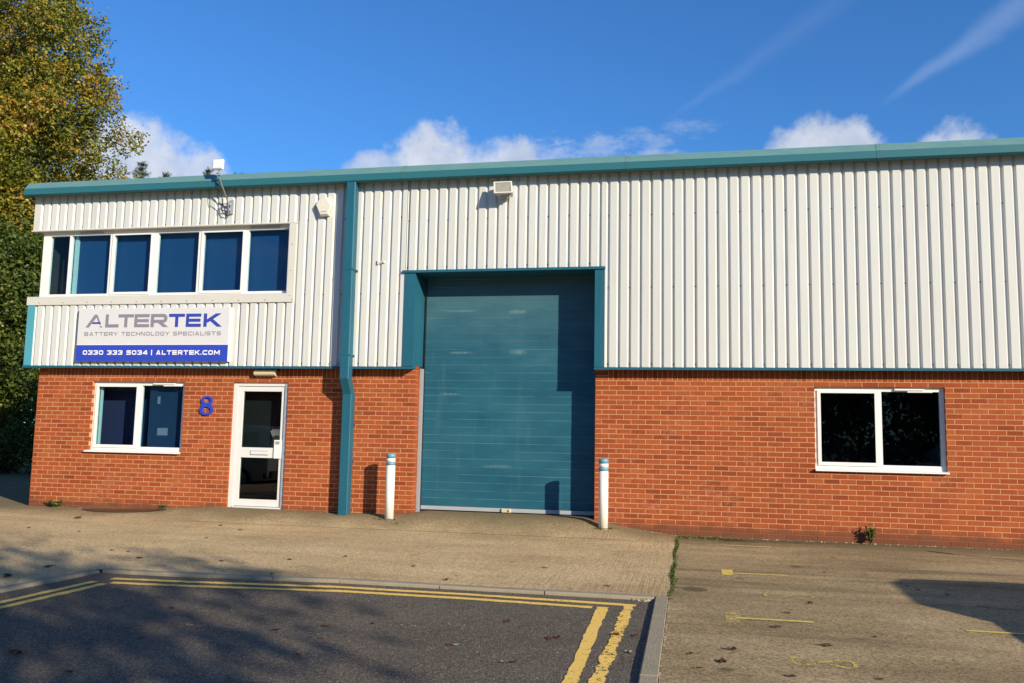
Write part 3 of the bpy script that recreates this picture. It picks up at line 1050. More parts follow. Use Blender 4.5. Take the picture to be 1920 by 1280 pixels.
def rib_profile(x0, x1, ph):
    """(x,y) points of the trapezoid profile between x0 and x1; ph = position of a trough centre"""
    P = 1 / 6.0
    pts = []
    k0 = math.floor((x0 - ph) / P) - 1
    k1 = math.ceil((x1 - ph) / P) + 1
    for k in range(k0, k1 + 1):
        c = ph + k * P
        pts += [(c - 0.0315, YC), (c - 0.0115, YT), (c + 0.0115, YT), (c + 0.0315, YC)]
    out = []
    for (a, b) in zip(pts[:-1], pts[1:]):
        if b[0] <= x0 or a[0] >= x1: continue
        f = lambda x: a[1] + (b[1] - a[1]) * (x - a[0]) / (b[0] - a[0])
        pa = (a[0], a[1]) if a[0] >= x0 else (x0, f(x0))
        pb = (b[0], b[1]) if b[0] <= x1 else (x1, f(x1))
        if not out: out.append(pa)
        out.append(pb)
    return out


screws = MB()


def sheets(x0, x1, z0, z1, ph, rows, brk):
    xs = [x0] + [b for b in brk if x0 + 0.05 < b < x1 - 0.05] + [x1]
    for i, (a, b) in enumerate(zip(xs[:-1], xs[1:])):
        pr = rib_profile(a, b, ph)
        dy = -0.0008 * (i % 2)
        vs = [(x, y + dy, z0) for x, y in pr] + [(x, y + dy, z1) for x, y in pr]
        n = len(pr)
        th = [(x, y + dy + 0.0015, z0) for x, y in pr]
        mb = MB().add(vs, [(j, j + 1, n + j + 1, n + j) for j in range(n - 1)])
        mb.add(vs[:n] + th, [(j, n + j, n + j + 1, j + 1) for j in range(n - 1)])
        mb.build('cladding_sheet', MAT['white_sheet'], unit, fix=False)
    k0, k1 = math.ceil((x0 - ph) * 6), math.floor((x1 - ph) * 6)
    for k in range(k0, k1 + 1):
        if k % 2: continue
        cx = ph + k / 6.0
        if cx < x0 + 0.02 or cx > x1 - 0.02: continue
        for z in rows:
            s, y = 0.0085, YT - 0.008
            vs = [(cx + s * math.cos(t), y, z + s * math.sin(t)) for t in [i * math.pi / 3 for i in range(6)]]
            vs += [(cx + 1.5 * s * math.cos(t), YT - 0.0005, z + 1.5 * s * math.sin(t)) for t in [i * math.pi / 3 for i in range(6)]]
            screws.add(vs, [(0, 1, 2, 3, 4, 5)] + [(i, (i + 1) % 6, 6 + (i + 1) % 6, 6 + i) for i in range(6)])


ZB, ZT = 2.447, 5.56
grid_l = [-0.2 + 1.0 * i for i in range(8)]
sheets(-0.085, 4.9635, 4.868, ZT, 0.78, [4.93], [0.78 + 1.0 * i for i in range(0, 5)])
sheets(-0.045, 4.9635, ZB, 3.52, 0.813, [2.50, 3.46], [0.813 + 1.0 * i for i in range(0, 5)])
sheets(4.9645, 6.9245, ZB, ZT, 0.813, [2.50, 3.64, 4.92], [5.813])
sheets(6.9255, 10.1965, 4.012, ZT, 0.28, [4.07, 4.85], [7.28, 8.28, 9.28])
sheets(10.1975, XEND, ZB, ZT, 0.245, [2.50, 3.68, 4.83], [10.245 + i for i in range(1, 9)])
# flat corner piece at the upper left, the strip left of the down pipe
w = MB()
w.box(-0.215, -0.085, -0.172, -0.10, 4.868, ZT)
w.build('corner_flashing', MAT['white_flash'], unit)
w = MB()
w.box(-0.19, -0.045, -0.176, -0.10, ZB, 3.515)
w.build('corner_flashing', MAT['teal_corner'], unit)['label'] = 'pale teal corner strip below the upper window'

# ---- eaves: teal trim in lengths, with riveted joint straps
EV = [(-0.17, 5.515), (-0.345, 5.478), (-0.38, 5.502), (-0.38, 5.612), (-0.285, 5.742), (-0.17, 5.75)]
brk = [-0.285, 3.26, 6.91, 10.56, 14.22, XEND + .1]
for a, b in zip(brk[:-1], brk[1:]):
    MB().prism(EV, a + 0.0015, b - 0.0015).build('eaves_trim', MAT['teal_gutter'], unit)
def grow(pts, d):
    return [(y - d, z + (d if z > 5.6 else -d)) for y, z in pts]
for a in brk[1:-1]:
    st = MB().prism(grow(EV, 0.0025), a - 0.035, a + 0.035).build('joint_strap', MAT['teal_gutter'], unit)
    for dx in (-0.02, 0.02):
        for zz in (5.525, 5.56, 5.595):
            cx = a + dx
            screws.box(cx - .005, cx + .005, -0.387, -0.381, zz - .005, zz + .005)
        for f in (0.25, 0.55, 0.8):
            yy, zz = -0.38 + 0.095 * f, 5.612 + 0.13 * f
            screws.box(a + dx - .005, a + dx + .005, yy - .007, yy - .001, zz - .003, zz + .008)

# ---- drip trims and flashings
d = MB()
DT = [(-0.005, 2.432), (-0.165, 2.405), (-0.192, 2.405), (-0.192, 2.442), (-0.150, 2.446), (-0.005, 2.446)]
d.prism(DT, -0.195, XL)
d.build('drip_trim', MAT['teal'], unit)
d = MB()
d.prism(DT, XR, XEND)
d.build('drip_trim', MAT['teal'], unit)
# roller door surround
j = MB()
j.box(6.925, XL, -0.182, -0.10, 2.448, 3.966)
j.box(XL - 0.012, XL, -0.0995, 0.335, 2.475, 3.966)
j.box(XL - 0.0125, XL - .0005, -0.0998, 0.012, 2.4465, 2.475)
j.build('door_jamb_flashing', MAT['teal'], unit)
j = MB()
j.box(XR, 10.192, -0.182, -0.10, 2.448, 3.966)
j.box(XR, XR + 0.012, -0.0995, 0.335, 2.475, 3.966)
j.box(XR + .0005, XR + 0.0125, -0.0998, 0.012, 2.4465, 2.475)
j.build('door_jamb_flashing', MAT['teal'], unit)
j = MB()
j.box(6.885, 10.205, -0.205, -0.10, 3.968, 4.008)
j.box(XL, XR, -0.10, 0.335, 3.972, 3.99)
j.build('door_head_flashing', MAT['teal'], unit)
for cx in (7.005, 10.165):
    for zz in (2.52, 3.0, 3.42, 3.84):
        screws.box(cx - .008, cx + .008, -0.188, -0.181, zz - .008, zz + .008)

# ---- roller door
door = MB()
door.box(XL - 0.05, XR + 0.25, 0.37, 0.40, 0.10, 4.0)
rd = door.build('roller_door', MAT['dark'], unit)
rd['label'] = 'teal slatted roller door'
pitch_s = 0.1285
zs = 0.205
slat = None
nsl = 0
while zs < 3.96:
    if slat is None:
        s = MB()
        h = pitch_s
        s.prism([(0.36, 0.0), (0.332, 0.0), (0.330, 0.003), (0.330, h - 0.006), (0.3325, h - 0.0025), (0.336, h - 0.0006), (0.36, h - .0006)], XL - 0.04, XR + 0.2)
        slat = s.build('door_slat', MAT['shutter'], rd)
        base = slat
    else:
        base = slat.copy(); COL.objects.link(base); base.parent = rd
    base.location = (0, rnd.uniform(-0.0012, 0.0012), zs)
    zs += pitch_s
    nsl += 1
MB().box(XL + 0.005, XR + 0.2, 0.318, 0.362, 0.140, 0.200).build('bottom_rail', MAT['rail'], rd)
MB().cbox(XL, XR + 0.2, 0.312, 0.36, 0.10, 0.126, 0.004).build('rubber_seal', MAT['black_rubber'], rd)
lk = MB()
lk.cbox(8.52, 8.67, 0.285, 0.318, 0.135, 0.195, 0.006)
lk.build('lock_plate', MAT['cream'], rd)
lk = MB(); lk.box(8.625, 8.645, 0.278, 0.284, 0.150, 0.178); lk.build('lock_slot', MAT['black_rubber'], rd)
gd = MB()
gd.box(XL - 0.003, XL + 0.042, 0.225, 0.328, 0.09, 2.44)
gd.build('door_guide', MAT['grey_metal'], unit)
gd = MB(); gd.box(XL + 0.042, XL + 0.052, 0.30, 0.329, 0.09, 3.96); gd.build('guide_seal', MAT['black_rubber'], unit)
gd = MB(); gd.box(XR + 0.003, XR + 0.05, 0.225, 0.328, 0.09, 2.44); gd.build('door_guide', MAT['grey_metal'], unit)

# ---- down pipe: square pipe, swan neck back to the wall
dp = MB()
a, b = 5.912, 6.072
path = [(-0.362, -0.205, 5.50), (-0.362, -0.205, 2.235), (-0.205, -0.048, 1.985), (-0.205, -0.048, 0.02)]
vs, fs = [], []
for (f, k_, z) in path:
    c_ = 0.012
    dxx = 0.0 if z > 5 else 0.012
    A, B = a + dxx, b + dxx
    vs += [(A + c_, f, z), (B - c_, f, z), (B, f + c_, z), (B, k_, z), (A, k_, z), (A, f + c_, z)]
for i in range(len(path) - 1):
    for q in range(6):
        fs.append((i * 6 + q, i * 6 + (q + 1) % 6, (i + 1) * 6 + (q + 1) % 6, (i + 1) * 6 + q))
fs.append(tuple(range(6))); fs.append(tuple(range(18, 24)))
dp.add(vs, fs)
pipe = dp.build('down_pipe', MAT['teal'], unit)
for zz in (4.02, 2.62):
    s = MB().box(a + .003, b + .018, -0.366, -0.16, zz - .012, zz + .012)
    s.box(b + .0125, b + .026, -0.20, -0.165, zz - .02, zz + .012)
    s.build('pipe_clip', MAT['teal'], pipe)
for zz in (1.5, 0.9):
    s = MB().box(b + .0125, b + .022, -0.05, -0.003, zz - .012, zz + .012)
    s.build('pipe_clip', MAT['teal'], pipe)

# ---- upper ribbon window
uw = MB()
FY0, FY1 = -0.075, 0.0
ZL, ZH = 3.672, 4.862
XA, XZ = -0.06, 4.838
uw.box(XA, XZ, FY0, FY1, ZL, 3.722)
uw.box(XA, XZ, FY0, FY1, 4.795, ZH)
panes = [(0.088, 0.488), (0.525, 1.322), (1.405, 2.15), (2.275, 3.076), (3.165, 3.930), (4.025, 4.775)]
ed = [XA] + [v for p_ in panes for v in p_] + [XZ]
for i in range(0, len(ed), 2):
    uw.box(ed[i], ed[i + 1], FY0 + .0015, FY1 - .0015, 3.722, 4.795)
win_up = uw.build('window', MAT['upvc'], unit)
win_up['label'] = 'upper ribbon window with blue blinds'
for i, (p0, p1) in enumerate(panes):
    if i in (2, 4):
        s = MB()
        s.box(p0 - .03, p1 + .03, FY0 - .014, FY0 - .001, 3.70, 3.745)
        s.box(p0 - .03, p1 + .03, FY0 - .014, FY0 - .001, 4.775, 4.80)
        s.box(p0 - .03, p0 + .004, FY0 - .0135, FY0 - .001, 3.745, 4.775)
        s.box(p1 - .004, p1 + .03, FY0 - .0135, FY0 - .001, 3.745, 4.775)
        s.build('opening_sash', MAT['upvc'], win_up)
    MB().box(p0, p1, -0.040, -0.034, 3.722, 4.795).build('pane', MAT['glass'], win_up)
v = MB()
for (x0, x1) in [(0.70, 1.18), (4.05, 4.62)]:
    v.cbox(x0, x1, FY0 - .02, FY0 - .0005, 4.815, 4.842, .004)
v.build('trickle_vent', MAT['grey_metal'], win_up)
bl = MB()
for (p0, p1) in [(0.60, 4.82)]:
    n = 46
    for i in range(n):
        q0 = p0 + (p1 - p0) * i / n
        q1 = p0 + (p1 - p0) * (i + 1) / n
        bl.add([(q0, 0.060, 3.69), (q1 + .004, 0.0622, 3.69), (q1 + .004, 0.0622, 4.80), (q0, 0.060, 4.80)], [(0, 1, 2, 3)])
bl.build('blue_blind', MAT['blind'], unit, fix=False)
MB().box(0.525, 0.598, 0.02, 0.058, 3.68, 4.82).build('pale_reveal', MAT['pale_jamb'], unit)
# flashings round it
hf = MB()
hf.prism([(-0.10, 4.866), (-0.182, 4.866), (-0.186, 4.885), (-0.18, 4.89), (-0.10, 4.89)], -0.235, 4.972)
hf.box(-0.16, 4.84, -0.10, -0.004, 4.863, 4.875)
hf.build('window_head_flashing', MAT['white_flash'], unit)
hf = MB(); hf.box(4.840, 4.963, -0.184, -0.095, 3.512, 4.864)
hf.box(4.842, 4.850, -0.095, -0.001, 3.67, 4.862)
hf.build('window_jamb_flashing', MAT['white_flash'], unit)
hf = MB(); hf.prism([(-0.10, 3.513), (-0.188, 3.513), (-0.188, 3.655), (-0.165, 3.668), (-0.076, 3.672), (-0.076, 3.513)], -0.212, 4.966)
hf.build('window_sill_flashing', MAT['white_flash'], unit)
for i in range(11):
    cx = 0.05 + 0.49 * i
    screws.box(cx - .007, cx + .007, -0.194, -0.187, 3.545, 3.559)
for zz in (3.62, 4.05, 4.5):
    screws.box(4.895, 4.909, -0.190, -0.183, zz - .007, zz + .007)
sc = screws.build('fixing_screws', MAT['screw'], unit, fix=False)
sc['kind'] = 'stuff'


# ---- brick-bay windows
def casement(W, label, sash_left, sill_x, vent, blind):
    x0, x1, z0, z1 = W
    y0, y1 = 0.055, 0.118
    f = MB()
    ft = 0.060
    xm = (x0 + x1) / 2 + 0.01
    f.box(x0, x1, y0, y1, z0, z0 + ft + .01)
    f.box(x0, x1, y0, y1, z1 - ft, z1)
    for (a, b) in ((x0, x0 + ft), (xm - .035, xm + .035), (x1 - ft, x1)):
        f.box(a, b, y0 + .0015, y1 - .0015, z0 + ft + .01, z1 - ft)
    wn = f.build('window', MAT['upvc'], unit)
    wn['label'] = label
    a, b = x0 + ft, xm - .035
    s = MB()
    e = .038
    s.box(a - .02, b + .02, y0 - .018, y0 - .001, z0 + ft - .012, z0 + ft + e)
    s.box(a - .02, b + .02, y0 - .018, y0 - .001, z1 - ft - e + .012, z1 - ft + .014)
    s.box(a - .02, a + e - .01, y0 - .0175, y0 - .001, z0 + ft + e, z1 - ft - e + .012)
    s.box(b - e + .01, b + .02, y0 - .0175, y0 - .001, z0 + ft + e, z1 - ft - e + .012)
    s.build('opening_sash', MAT['upvc'], wn)
    MB().box(a, b, 0.082, 0.088, z0 + ft, z1 - ft).build('pane', MAT['glass'], wn)
    MB().box(xm + .035, x1 - ft, 0.082, 0.088, z0 + ft, z1 - ft).build('pane', MAT['glass'], wn)
    s = MB().prism([(0.06, z0 + .002), (-0.062, z0 - .012), (-0.062, z0 - .034), (-0.052, z0 - .036), (0.004, z0 - .022), (0.06, z0 - .022)], sill_x[0], sill_x[1])
    s.build('window_sill', MAT['upvc'], wn)
    v = MB()
    v.cbox(vent[0], vent[1], y0 - .032, y0 - .001, z1 - .046, z1 - .018, .006)
    v.cbox(vent[0] + .45 * (vent[1] - vent[0]), vent[1] + .12, y0 - .02, y0 - .001, z1 - .072, z1 - .052, .004)
    v.build('trickle_vent', MAT['upvc'], wn)
    return wn


w1 = casement(W1, 'white framed lower left window with blue boards behind it', True, (W1[0] - .05, W1[1] - .006), (2.30, 2.72), None)
w3 = casement(W3, 'white framed dark window in the right brick wall', True, (W3[0] - .012, W3[1] + .012), (14.42, 14.82), None)
# what shows through the lower left window
r = MB()
r.box(2.14, 2.91, 0.19, 0.205, 0.9, 2.2)
r.build('blue_board', MAT['teal_blind'], unit)
r = MB(); r.box(1.0, 2.13, 0.42, 0.45, 0.8, 2.2); r.build('room_partition', MAT['room'], unit)
r = MB(); r.box(1.70, 2.02, 0.33, 0.415, 0.8, 1.86); r.box(1.66, 2.06, .31, .418, 1.865, 1.885)
r.build('blue_cabinet', MAT['teal_blind'], unit)
r = MB(); r.box(2.33, 2.53, 0.180, 0.187, 1.25, 1.38); r.box(2.30, 2.35, 0.180, 0.187, 1.80, 1.93); r.build('paper_notice', MAT['paper'], unit)
r = MB(); r.box(1.19, 1.23, 0.13, 0.16, 0.98, 2.12); r.build('pale_reveal', MAT['pale_jamb'], unit)
r = MB(); r.box(3.6, 5.2, 0.30, 0.33, 0.98, 2.35); r.build('reflection_panel', MAT['door_reflection'], unit)  # added panel close behind the door glass, standing in for its grey reflection

# ---- entrance door
ex0, ex1, ez0, ez1 = DR[0], DR[1], 0.085, DR[3]
f = MB()
f.box(ex0, ex0 + .085, 0.035, 0.13, ez0 - .03, ez1)
f.box(ex1 - .062, ex1, 0.035, 0.13, ez0 - .03, ez1)
f.box(ex0 + .085, ex1 - .062, 0.0355, 0.1295, ez1 - .055, ez1)
f.box(ex0 + .085, ex1 - .062, 0.02, 0.13, ez0 - .03, ez0 + .012)
fr = f.build('door_frame', MAT['alu'], unit)
dl = MB()
lx0, lx1, lz0, lz1 = ex0 + .092, ex1 - .068, ez0 + .02, ez1 - .062
dl.box(lx0, lx0 + .085, 0.052, 0.10, lz0, lz1)
dl.box(lx1 - .062, lx1, 0.052, 0.10, lz0, lz1)
dl.box(lx0 + .085, lx1 - .062, 0.0535, 0.0985, lz0, 0.218)
dl.box(lx0 + .085, lx1 - .062, 0.0535, 0.0985, 0.912, 1.082)
dl.box(lx0 + .085, lx1 - .062, 0.0535, 0.0985, 2.032, lz1)
leaf = dl.build('entrance_door', MAT['alu'], unit)
leaf['label'] = 'white framed glazed entrance door'
MB().box(lx0 + .085, lx1 - .062, 0.073, 0.079, 0.218, 0.912).build('pane', MAT['door_glass'], leaf)
MB().box(lx0 + .085, lx1 - .062, 0.073, 0.079, 1.082, 2.032).build('pane', MAT['door_glass'], leaf)
lb = MB()
lb.cbox(4.20, 4.53, 0.044, 0.053, 0.955, 1.03, .004)
lb.build('letter_box', MAT['grey_metal'], leaf)
lb = MB(); lb.cbox(4.212, 4.518, 0.038, 0.0435, 0.967, 1.018, .004); lb.build('letter_flap', MAT['alu'], leaf)
lkp = MB()
lkp.cbox(4.640, 4.775, 0.025, 0.0515, 0.905, 1.215, .006)
lkp.build('lock_plate', MAT['upvc'], leaf)
lkp = MB(); lkp.box(4.672, 4.745, 0.018, 0.0245, 1.145, 1.195); lkp.build('keypad', MAT['grey_metal'], leaf)
th = MB(); th.box(ex0, ex1, 0.0, 0.14, 0.02, ez0 - .032); th.build('door_step', MAT['kerb'], unit)
gw = MB().box(ex1 - .0615, ex1 - .002, 0.026, 0.0345, ez0, ez1 - .01)
gw.build('weather_strip', MAT['grey_metal'], unit)

# ------------------------------------------------------------------ sign board with its lettering
SX0, SX1, SZ0, SZ1, SY = 0.918, 3.846, 2.517, 3.428, -0.235
sign = thing('sign_board', ((SX0 + SX1) / 2, -0.17, SZ0), 'white and blue company sign board with large grey and blue letters, under the upper window', 'sign')
MB().cbox(SX0, SX1, SY, -0.168, SZ0, SZ1, .003).build('panel', MAT['sign_white'], sign)
MB().box(SX0 + .001, SX1 - .001, SY - .0025, SY - .0002, SZ0 + .001, 2.800).build('blue_band', MAT['sign_blue'], sign)


def rounded(pts, r, closed=False, n=5):
    """round the inner corners of a polyline"""
    out = []
    m = len(pts)
    rng = range(m) if closed else range(1, m - 1)
    if not closed: out.append(pts[0])
    for i in rng:
        p, a, b = Vector(pts[i]), Vector(pts[i - 1]), Vector(pts[(i + 1) % m])
        d0, d1 = (a - p), (b - p)
        q = min(r, d0.length * 0.5, d1.length * 0.5)
        s, e = p + d0.normalized() * q, p + d1.normalized() * q
        for t in range(n + 1):
            u = t / n
            out.append(tuple((1 - u) ** 2 * s + 2 * u * (1 - u) * p + u * u * e))
    if not closed: out.append(pts[-1])
    return out


def glyph(ch, t, rr=0.28):
    """strokes of an extended capital in a 0..w by 0..1 cell (centre lines)"""
    h = t / 2
    w = {'I': t, '|': t * 0.5, '.': t, ' ': 0.55, 'M': 1.5, 'A': 1.35, 'K': 1.25, 'L': 1.05}.get(ch, 1.22)
    l, r_, b, tp, m = h, w - h, h, 1 - h, 0.5
    S_ = []
    if ch == 'A': S_ = [[(h * .9, -.3), (w / 2, 1.0 + .14)], [(w - h * .9, -.3), (w / 2, 1.0 + .14)], [(w * .22, .27), (w * .78, .27)]]
    elif ch == 'A0': pass
    elif ch == 'L': S_ = [[(l, 1), (l, b), (w, b)]]
    elif ch == 'T': S_ = [[(0, tp), (w, tp)], [(w / 2, 0), (w / 2, tp)]]
    elif ch == 'E': S_ = [[(w, tp), (l, tp), (l, b), (w, b)], [(l, m), (w * .96, m)]]
    elif ch in 'RPB':
        bowl = rounded([(l, tp), (r_, tp), (r_, .44), (l, .44)], rr)
        S_ = [[(l, 0), (l, 1)], bowl]
        if ch == 'R': S_.append([(w * .48, .44), (w + .12, -.18)])
        if ch == 'B':
            S_ = [[(l, 0), (l, 1)], rounded([(l, tp), (r_ * .97, tp), (r_ * .97, .52), (l, .52)], .2), rounded([(l, .5), (r_, .5), (r_, b), (l, b)], .2)]
    elif ch == 'K': S_ = [[(l, 0), (l, 1)], [(l + .1, .40), (w + .14, 1.22)], [(w * .36, .62), (w + .14, -.20)]]
    elif ch == 'Y': S_ = [[(-.02, 1.12), (w / 2, .42)], [(w + .02, 1.12), (w / 2, .42)], [(w / 2, 0), (w / 2, .46)]]
    elif ch == 'C': S_ = [rounded([(r_ + h, tp), (l, tp), (l, b), (r_ + h, b)], rr)]
    elif ch == 'G': S_ = [rounded([(r_ + h, tp), (l, tp), (l, b), (r_, b), (r_, .46), (w * .55, .46)], rr)]
    elif ch in 'O0': S_ = [rounded([(l, b), (r_, b), (r_, tp), (l, tp)], rr, True) + [None]]
    elif ch == 'H': S_ = [[(l, 0), (l, 1)], [(r_, 0), (r_, 1)], [(l, m), (r_, m)]]
    elif ch == 'N': S_ = [[(l, 0), (l, 1)], [(r_, 0), (r_, 1)], [(l, .98), (r_, .02)]]
    elif ch == 'M': S_ = [[(l, 0), (l, 1)], [(r_, 0), (r_, 1)], [(l, .98), (w / 2, .25)], [(r_, .98), (w / 2, .25)]]
    elif ch == 'S': S_ = [rounded([(r_ + h * .6, tp), (l, tp), (l, m), (r_, m), (r_, b), (l - h * .6, b)], rr * .75)]
    elif ch == '5': S_ = [rounded([(r_ + h, tp), (l, tp), (l, .56), (r_, .56), (r_, b), (l - h, b)], rr * .35)]
    elif ch == 'I': S_ = [[(h, 0), (h, 1)]]
    elif ch == '|': S_ = [[(h * .5, -.12), (h * .5, 1.1)]]
    elif ch == '.': S_ = [[(h, 0), (h, t)]]
    elif ch == '3': S_ = [rounded([(0, tp), (r_, tp), (r_, m), (w * .38, m)], rr * .5), rounded([(w * .38, m), (r_, m), (r_, b), (0, b)], rr * .5)]
    elif ch == '4': S_ = [[(r_ * .86, 0), (r_ * .86, 1)], [(0, .30), (w, .30)], [(.06, .26), (r_ * .86, 1.02)]]
    return w, S_


def clip_z(poly, lo, hi):
    for side in (0, 1):
        out = []
        for i in range(len(poly)):
            a, b = poly[i - 1], poly[i]
            ia = a[1] >= lo if side == 0 else a[1] <= hi
            ib = b[1] >= lo if side == 0 else b[1] <= hi
            z = lo if side == 0 else hi
            if ia != ib:
                u = (z - a[1]) / (b[1] - a[1])
                out.append((a[0] + u * (b[0] - a[0]), z))
            if ib: out.append(b)
        poly = out
        if len(poly) < 3: return []
    return poly


lay_n = [0]


def stroke_polys(pts, t, cz=True, lo=0.0, hi=1.0):
    closed = pts and pts[-1] is None
    if closed: pts = pts[:-1]
    P = []
    for p in pts:
        if not P or (Vector(p) - P[-1]).length > 0.004: P.append(Vector(p))
    if closed and (P[0] - P[-1]).length < 0.004: P.pop()
    n = len(P)
    offs = []
    for i in range(n):
        if closed:
            d0, d1 = (P[i] - P[i - 1]).normalized(), (P[(i + 1) % n] - P[i]).normalized()
        else:
            d0 = (P[i] - P[i - 1]).normalized() if i > 0 else (P[1] - P[0]).normalized()
            d1 = (P[i + 1] - P[i]).normalized() if i < n - 1 else d0
        nn = Vector((-(d0.y + d1.y), d0.x + d1.x))
        nn = nn.normalized() if nn.length > 1e-6 else Vector((-d0.y, d0.x))
        c = max(0.35, nn.dot(Vector((-d0.y, d0.x))))
        offs.append(nn * (t / 2 / c))
    out = []
    for i in range(n if closed else n - 1):
        j_ = (i + 1) % n
        q = [tuple(P[i] + offs[i]), tuple(P[i] - offs[i]), tuple(P[j_] - offs[j_]), tuple(P[j_] + offs[j_])]
        q = clip_z(q, lo, hi)
        if q: out.append(q)
    return out


def put_strokes(mb, strokes, t, ox, oz, sx, sz, y, lo=0.0, hi=1.0):
    for st in strokes:
        lay_n[0] = (lay_n[0] + 1) % 4
        yy = y - 0.0016 - 0.0002 * lay_n[0]
        for q in stroke_polys(st, t, lo=lo, hi=hi):
            pts = [(ox + a * sx, yy, oz + b * sz) for a, b in q]
            mb.add(pts, [tuple(range(len(pts)))])


ZA, ZBt = 3.092, 3.322
fx = lambda v: 1.072 + (v - 140) / (1765 - 140) * (3.688 - 1.072)
sz_ = ZBt - ZA
# the first letter: two legs, open foot, blue bar
aw = fx(350) - fx(140)
Ap = lambda pts: [(fx(140) + u * aw, SY - .0018, ZA + v * sz_) for u, v in pts]
gm = MB()
gm.add(Ap([(0, 0), (.20, 0), (.62, .78), (.50, 1)]), [(0, 1, 2, 3)])
gm.add(Ap([(.50, 1), (.62, .78), (.66, 1)]), [(0, 1, 2)])
gm.add(Ap([(.66, 1), (.62, .78), (.80, .22), (.91, .22)]), [(0, 1, 2, 3)])
gm.add(Ap([(.83, .13), (.935, .13), (1.0, 0), (.87, 0)]), [(0, 1, 2, 3)])
gm.build('letter', MAT['ink_grey'], sign, fix=False)
gm = MB()
gm.add([(a, b - .0008, c_) for a, b, c_ in Ap([(.345, .28), (.44, .42), (.86, .42), (.90, .28)])], [(0, 1, 2, 3)])
gm.build('letter_bar', MAT['ink_blue'], sign, fix=False)
for ch, a, b, mt in [('L', 383, 548, 'grey'), ('T', 540, 728, 'grey'), ('E', 737, 918, 'grey'), ('R', 935, 1133, 'grey'), ('T', 1150, 1340, 'blue'), ('E', 1355, 1533, 'blue'), ('K', 1562, 1765, 'blue')]:
    gm = MB()
    t = 0.24
    w, st = glyph(ch, t)
    k_ = (fx(b) - fx(a)) / w
    put_strokes(gm, st, t, fx(a), ZA, k_, sz_, SY)
    gm.build('letter', MAT['ink_' + mt], sign, fix=False)


def words(txt, x0, x1, z0, z1, t, y, gap, name, mat):
    ws = [glyph(c, t)[0] for c in txt]
    sx = (x1 - x0) / (sum(ws) + gap * (len(txt) - 1))
    cx, mb = 0, MB()
    for i, c in enumerate(txt):
        w, st = glyph(c, t)
        l2, h2 = (-.12, 1.1) if c == '|' else (0, 1)
        if c != ' ':
            put_strokes(mb, st, t, x0 + cx * sx, z0, sx, z1 - z0, y, l2, h2)
        if c == ' ' or i == len(txt) - 1:
            mb.build(name, mat, sign, fix=False)
            mb = MB()
        cx += w + gap


words('BATTERY TECHNOLOGY SPECIALISTS', 1.060, 3.700, 2.945, 3.012, 0.20, SY, 0.26, 'tagline_word', MAT['ink_grey'])
words('0330 333 5034 | ALTERTEK.COM', 1.056, 3.700, 2.630, 2.708, 0.25, SY - .0025, 0.26, 'contact_word', MAT['ink_white'])
MB().box(SX0 + .001, SX1 - .001, SY - .0012, SY - .0002, 2.803, 2.812).build('white_rule', MAT['ink_white'], sign)

# ------------------------------------------------------------------ house number
num = thing('house_number', (3.382, 0.0, 1.615), 'bold blue raised numeral eight on the brick between lower window and entrance door', 'number')
cxn = 3.382
outer = []
def arc(cx, cz, rx, rz, a0, a1, n):
    return [(cx + rx * math.cos(R(a0 + (a1 - a0) * i / n)), cz + rz * math.sin(R(a0 + (a1 - a0) * i / n))) for i in range(n + 1)]
outer = arc(cxn, 1.701, 0.127, 0.088, -215, 35, 26) + arc(cxn, 1.864, 0.106, 0.081, -35, 215, 24)
hole1 = arc(cxn, 1.866, 0.066, 0.045, 0, 342, 19)
hole2 = arc(cxn, 1.700, 0.080, 0.051, 0, 342, 19)
MB().poly(outer, [hole1[::-1], hole2[::-1]], -0.034, -0.012).build('numeral', MAT['eight_blue'], num)
pn = MB()
for zz in (1.79, 1.64):
    pn.tube([(cxn - .02, -0.02, zz), (cxn - .02, 0.004, zz)], 0.006, 6)
pn.build('fixing_pin', MAT['grey_metal'], num)

# ------------------------------------------------------------------ fittings on the walls
lamp = thing('bulkhead_lamp', (4.465, 0, 2.28), 'cream bulkhead lamp above the entrance door', 'lamp')
MB().box(4.285, 4.645, -0.05, -0.001, 2.285, 2.405).build('lamp_base', MAT['cream'], lamp)
MB().prism([(-0.0505, 2.29), (-0.085, 2.293), (-0.108, 2.31), (-0.112, 2.345), (-0.098, 2.385), (-0.0505, 2.400)], 4.275, 4.655).build('lamp_cover', MAT['cream'], lamp)
MB().box(4.66, 4.70, -0.03, -0.001, 2.38, 2.41).build('cable_gland', MAT['black_rubber'], lamp)

al = thing('alarm_box', (5.47, -0.165, 4.96), 'off white six sided alarm box right of the upper window', 'alarm')
hx = [(5.322, 5.158), (5.392, 5.268), (5.505, 5.292), (5.62, 5.125), (5.562, 4.966), (5.415, 4.962)]
cx_, cz_ = 5.47, 5.125
inn = [(cx_ + (a - cx_) * .86, cz_ + (b - cz_) * .86) for a, b in hx]
m_ = MB()
vs = [(a, -0.166, b) for a, b in hx] + [(a, -0.235, b) for a, b in hx] + [(a, -0.262, b) for a, b in inn]
fs = [(i, (i + 1) % 6, 6 + (i + 1) % 6, 6 + i) for i in range(6)] + [(6 + i, 6 + (i + 1) % 6, 12 + (i + 1) % 6, 12 + i) for i in range(6)] + [tuple(range(12, 18)), tuple(range(6))[::-1]]
m_.add(vs, fs)
m_.build('alarm_cover', MAT['offwhite'], al)
MB().box(5.43, 5.53, -0.2645, -0.2625, 5.02, 5.035).build('maker_strip', MAT['grey_metal'], al)

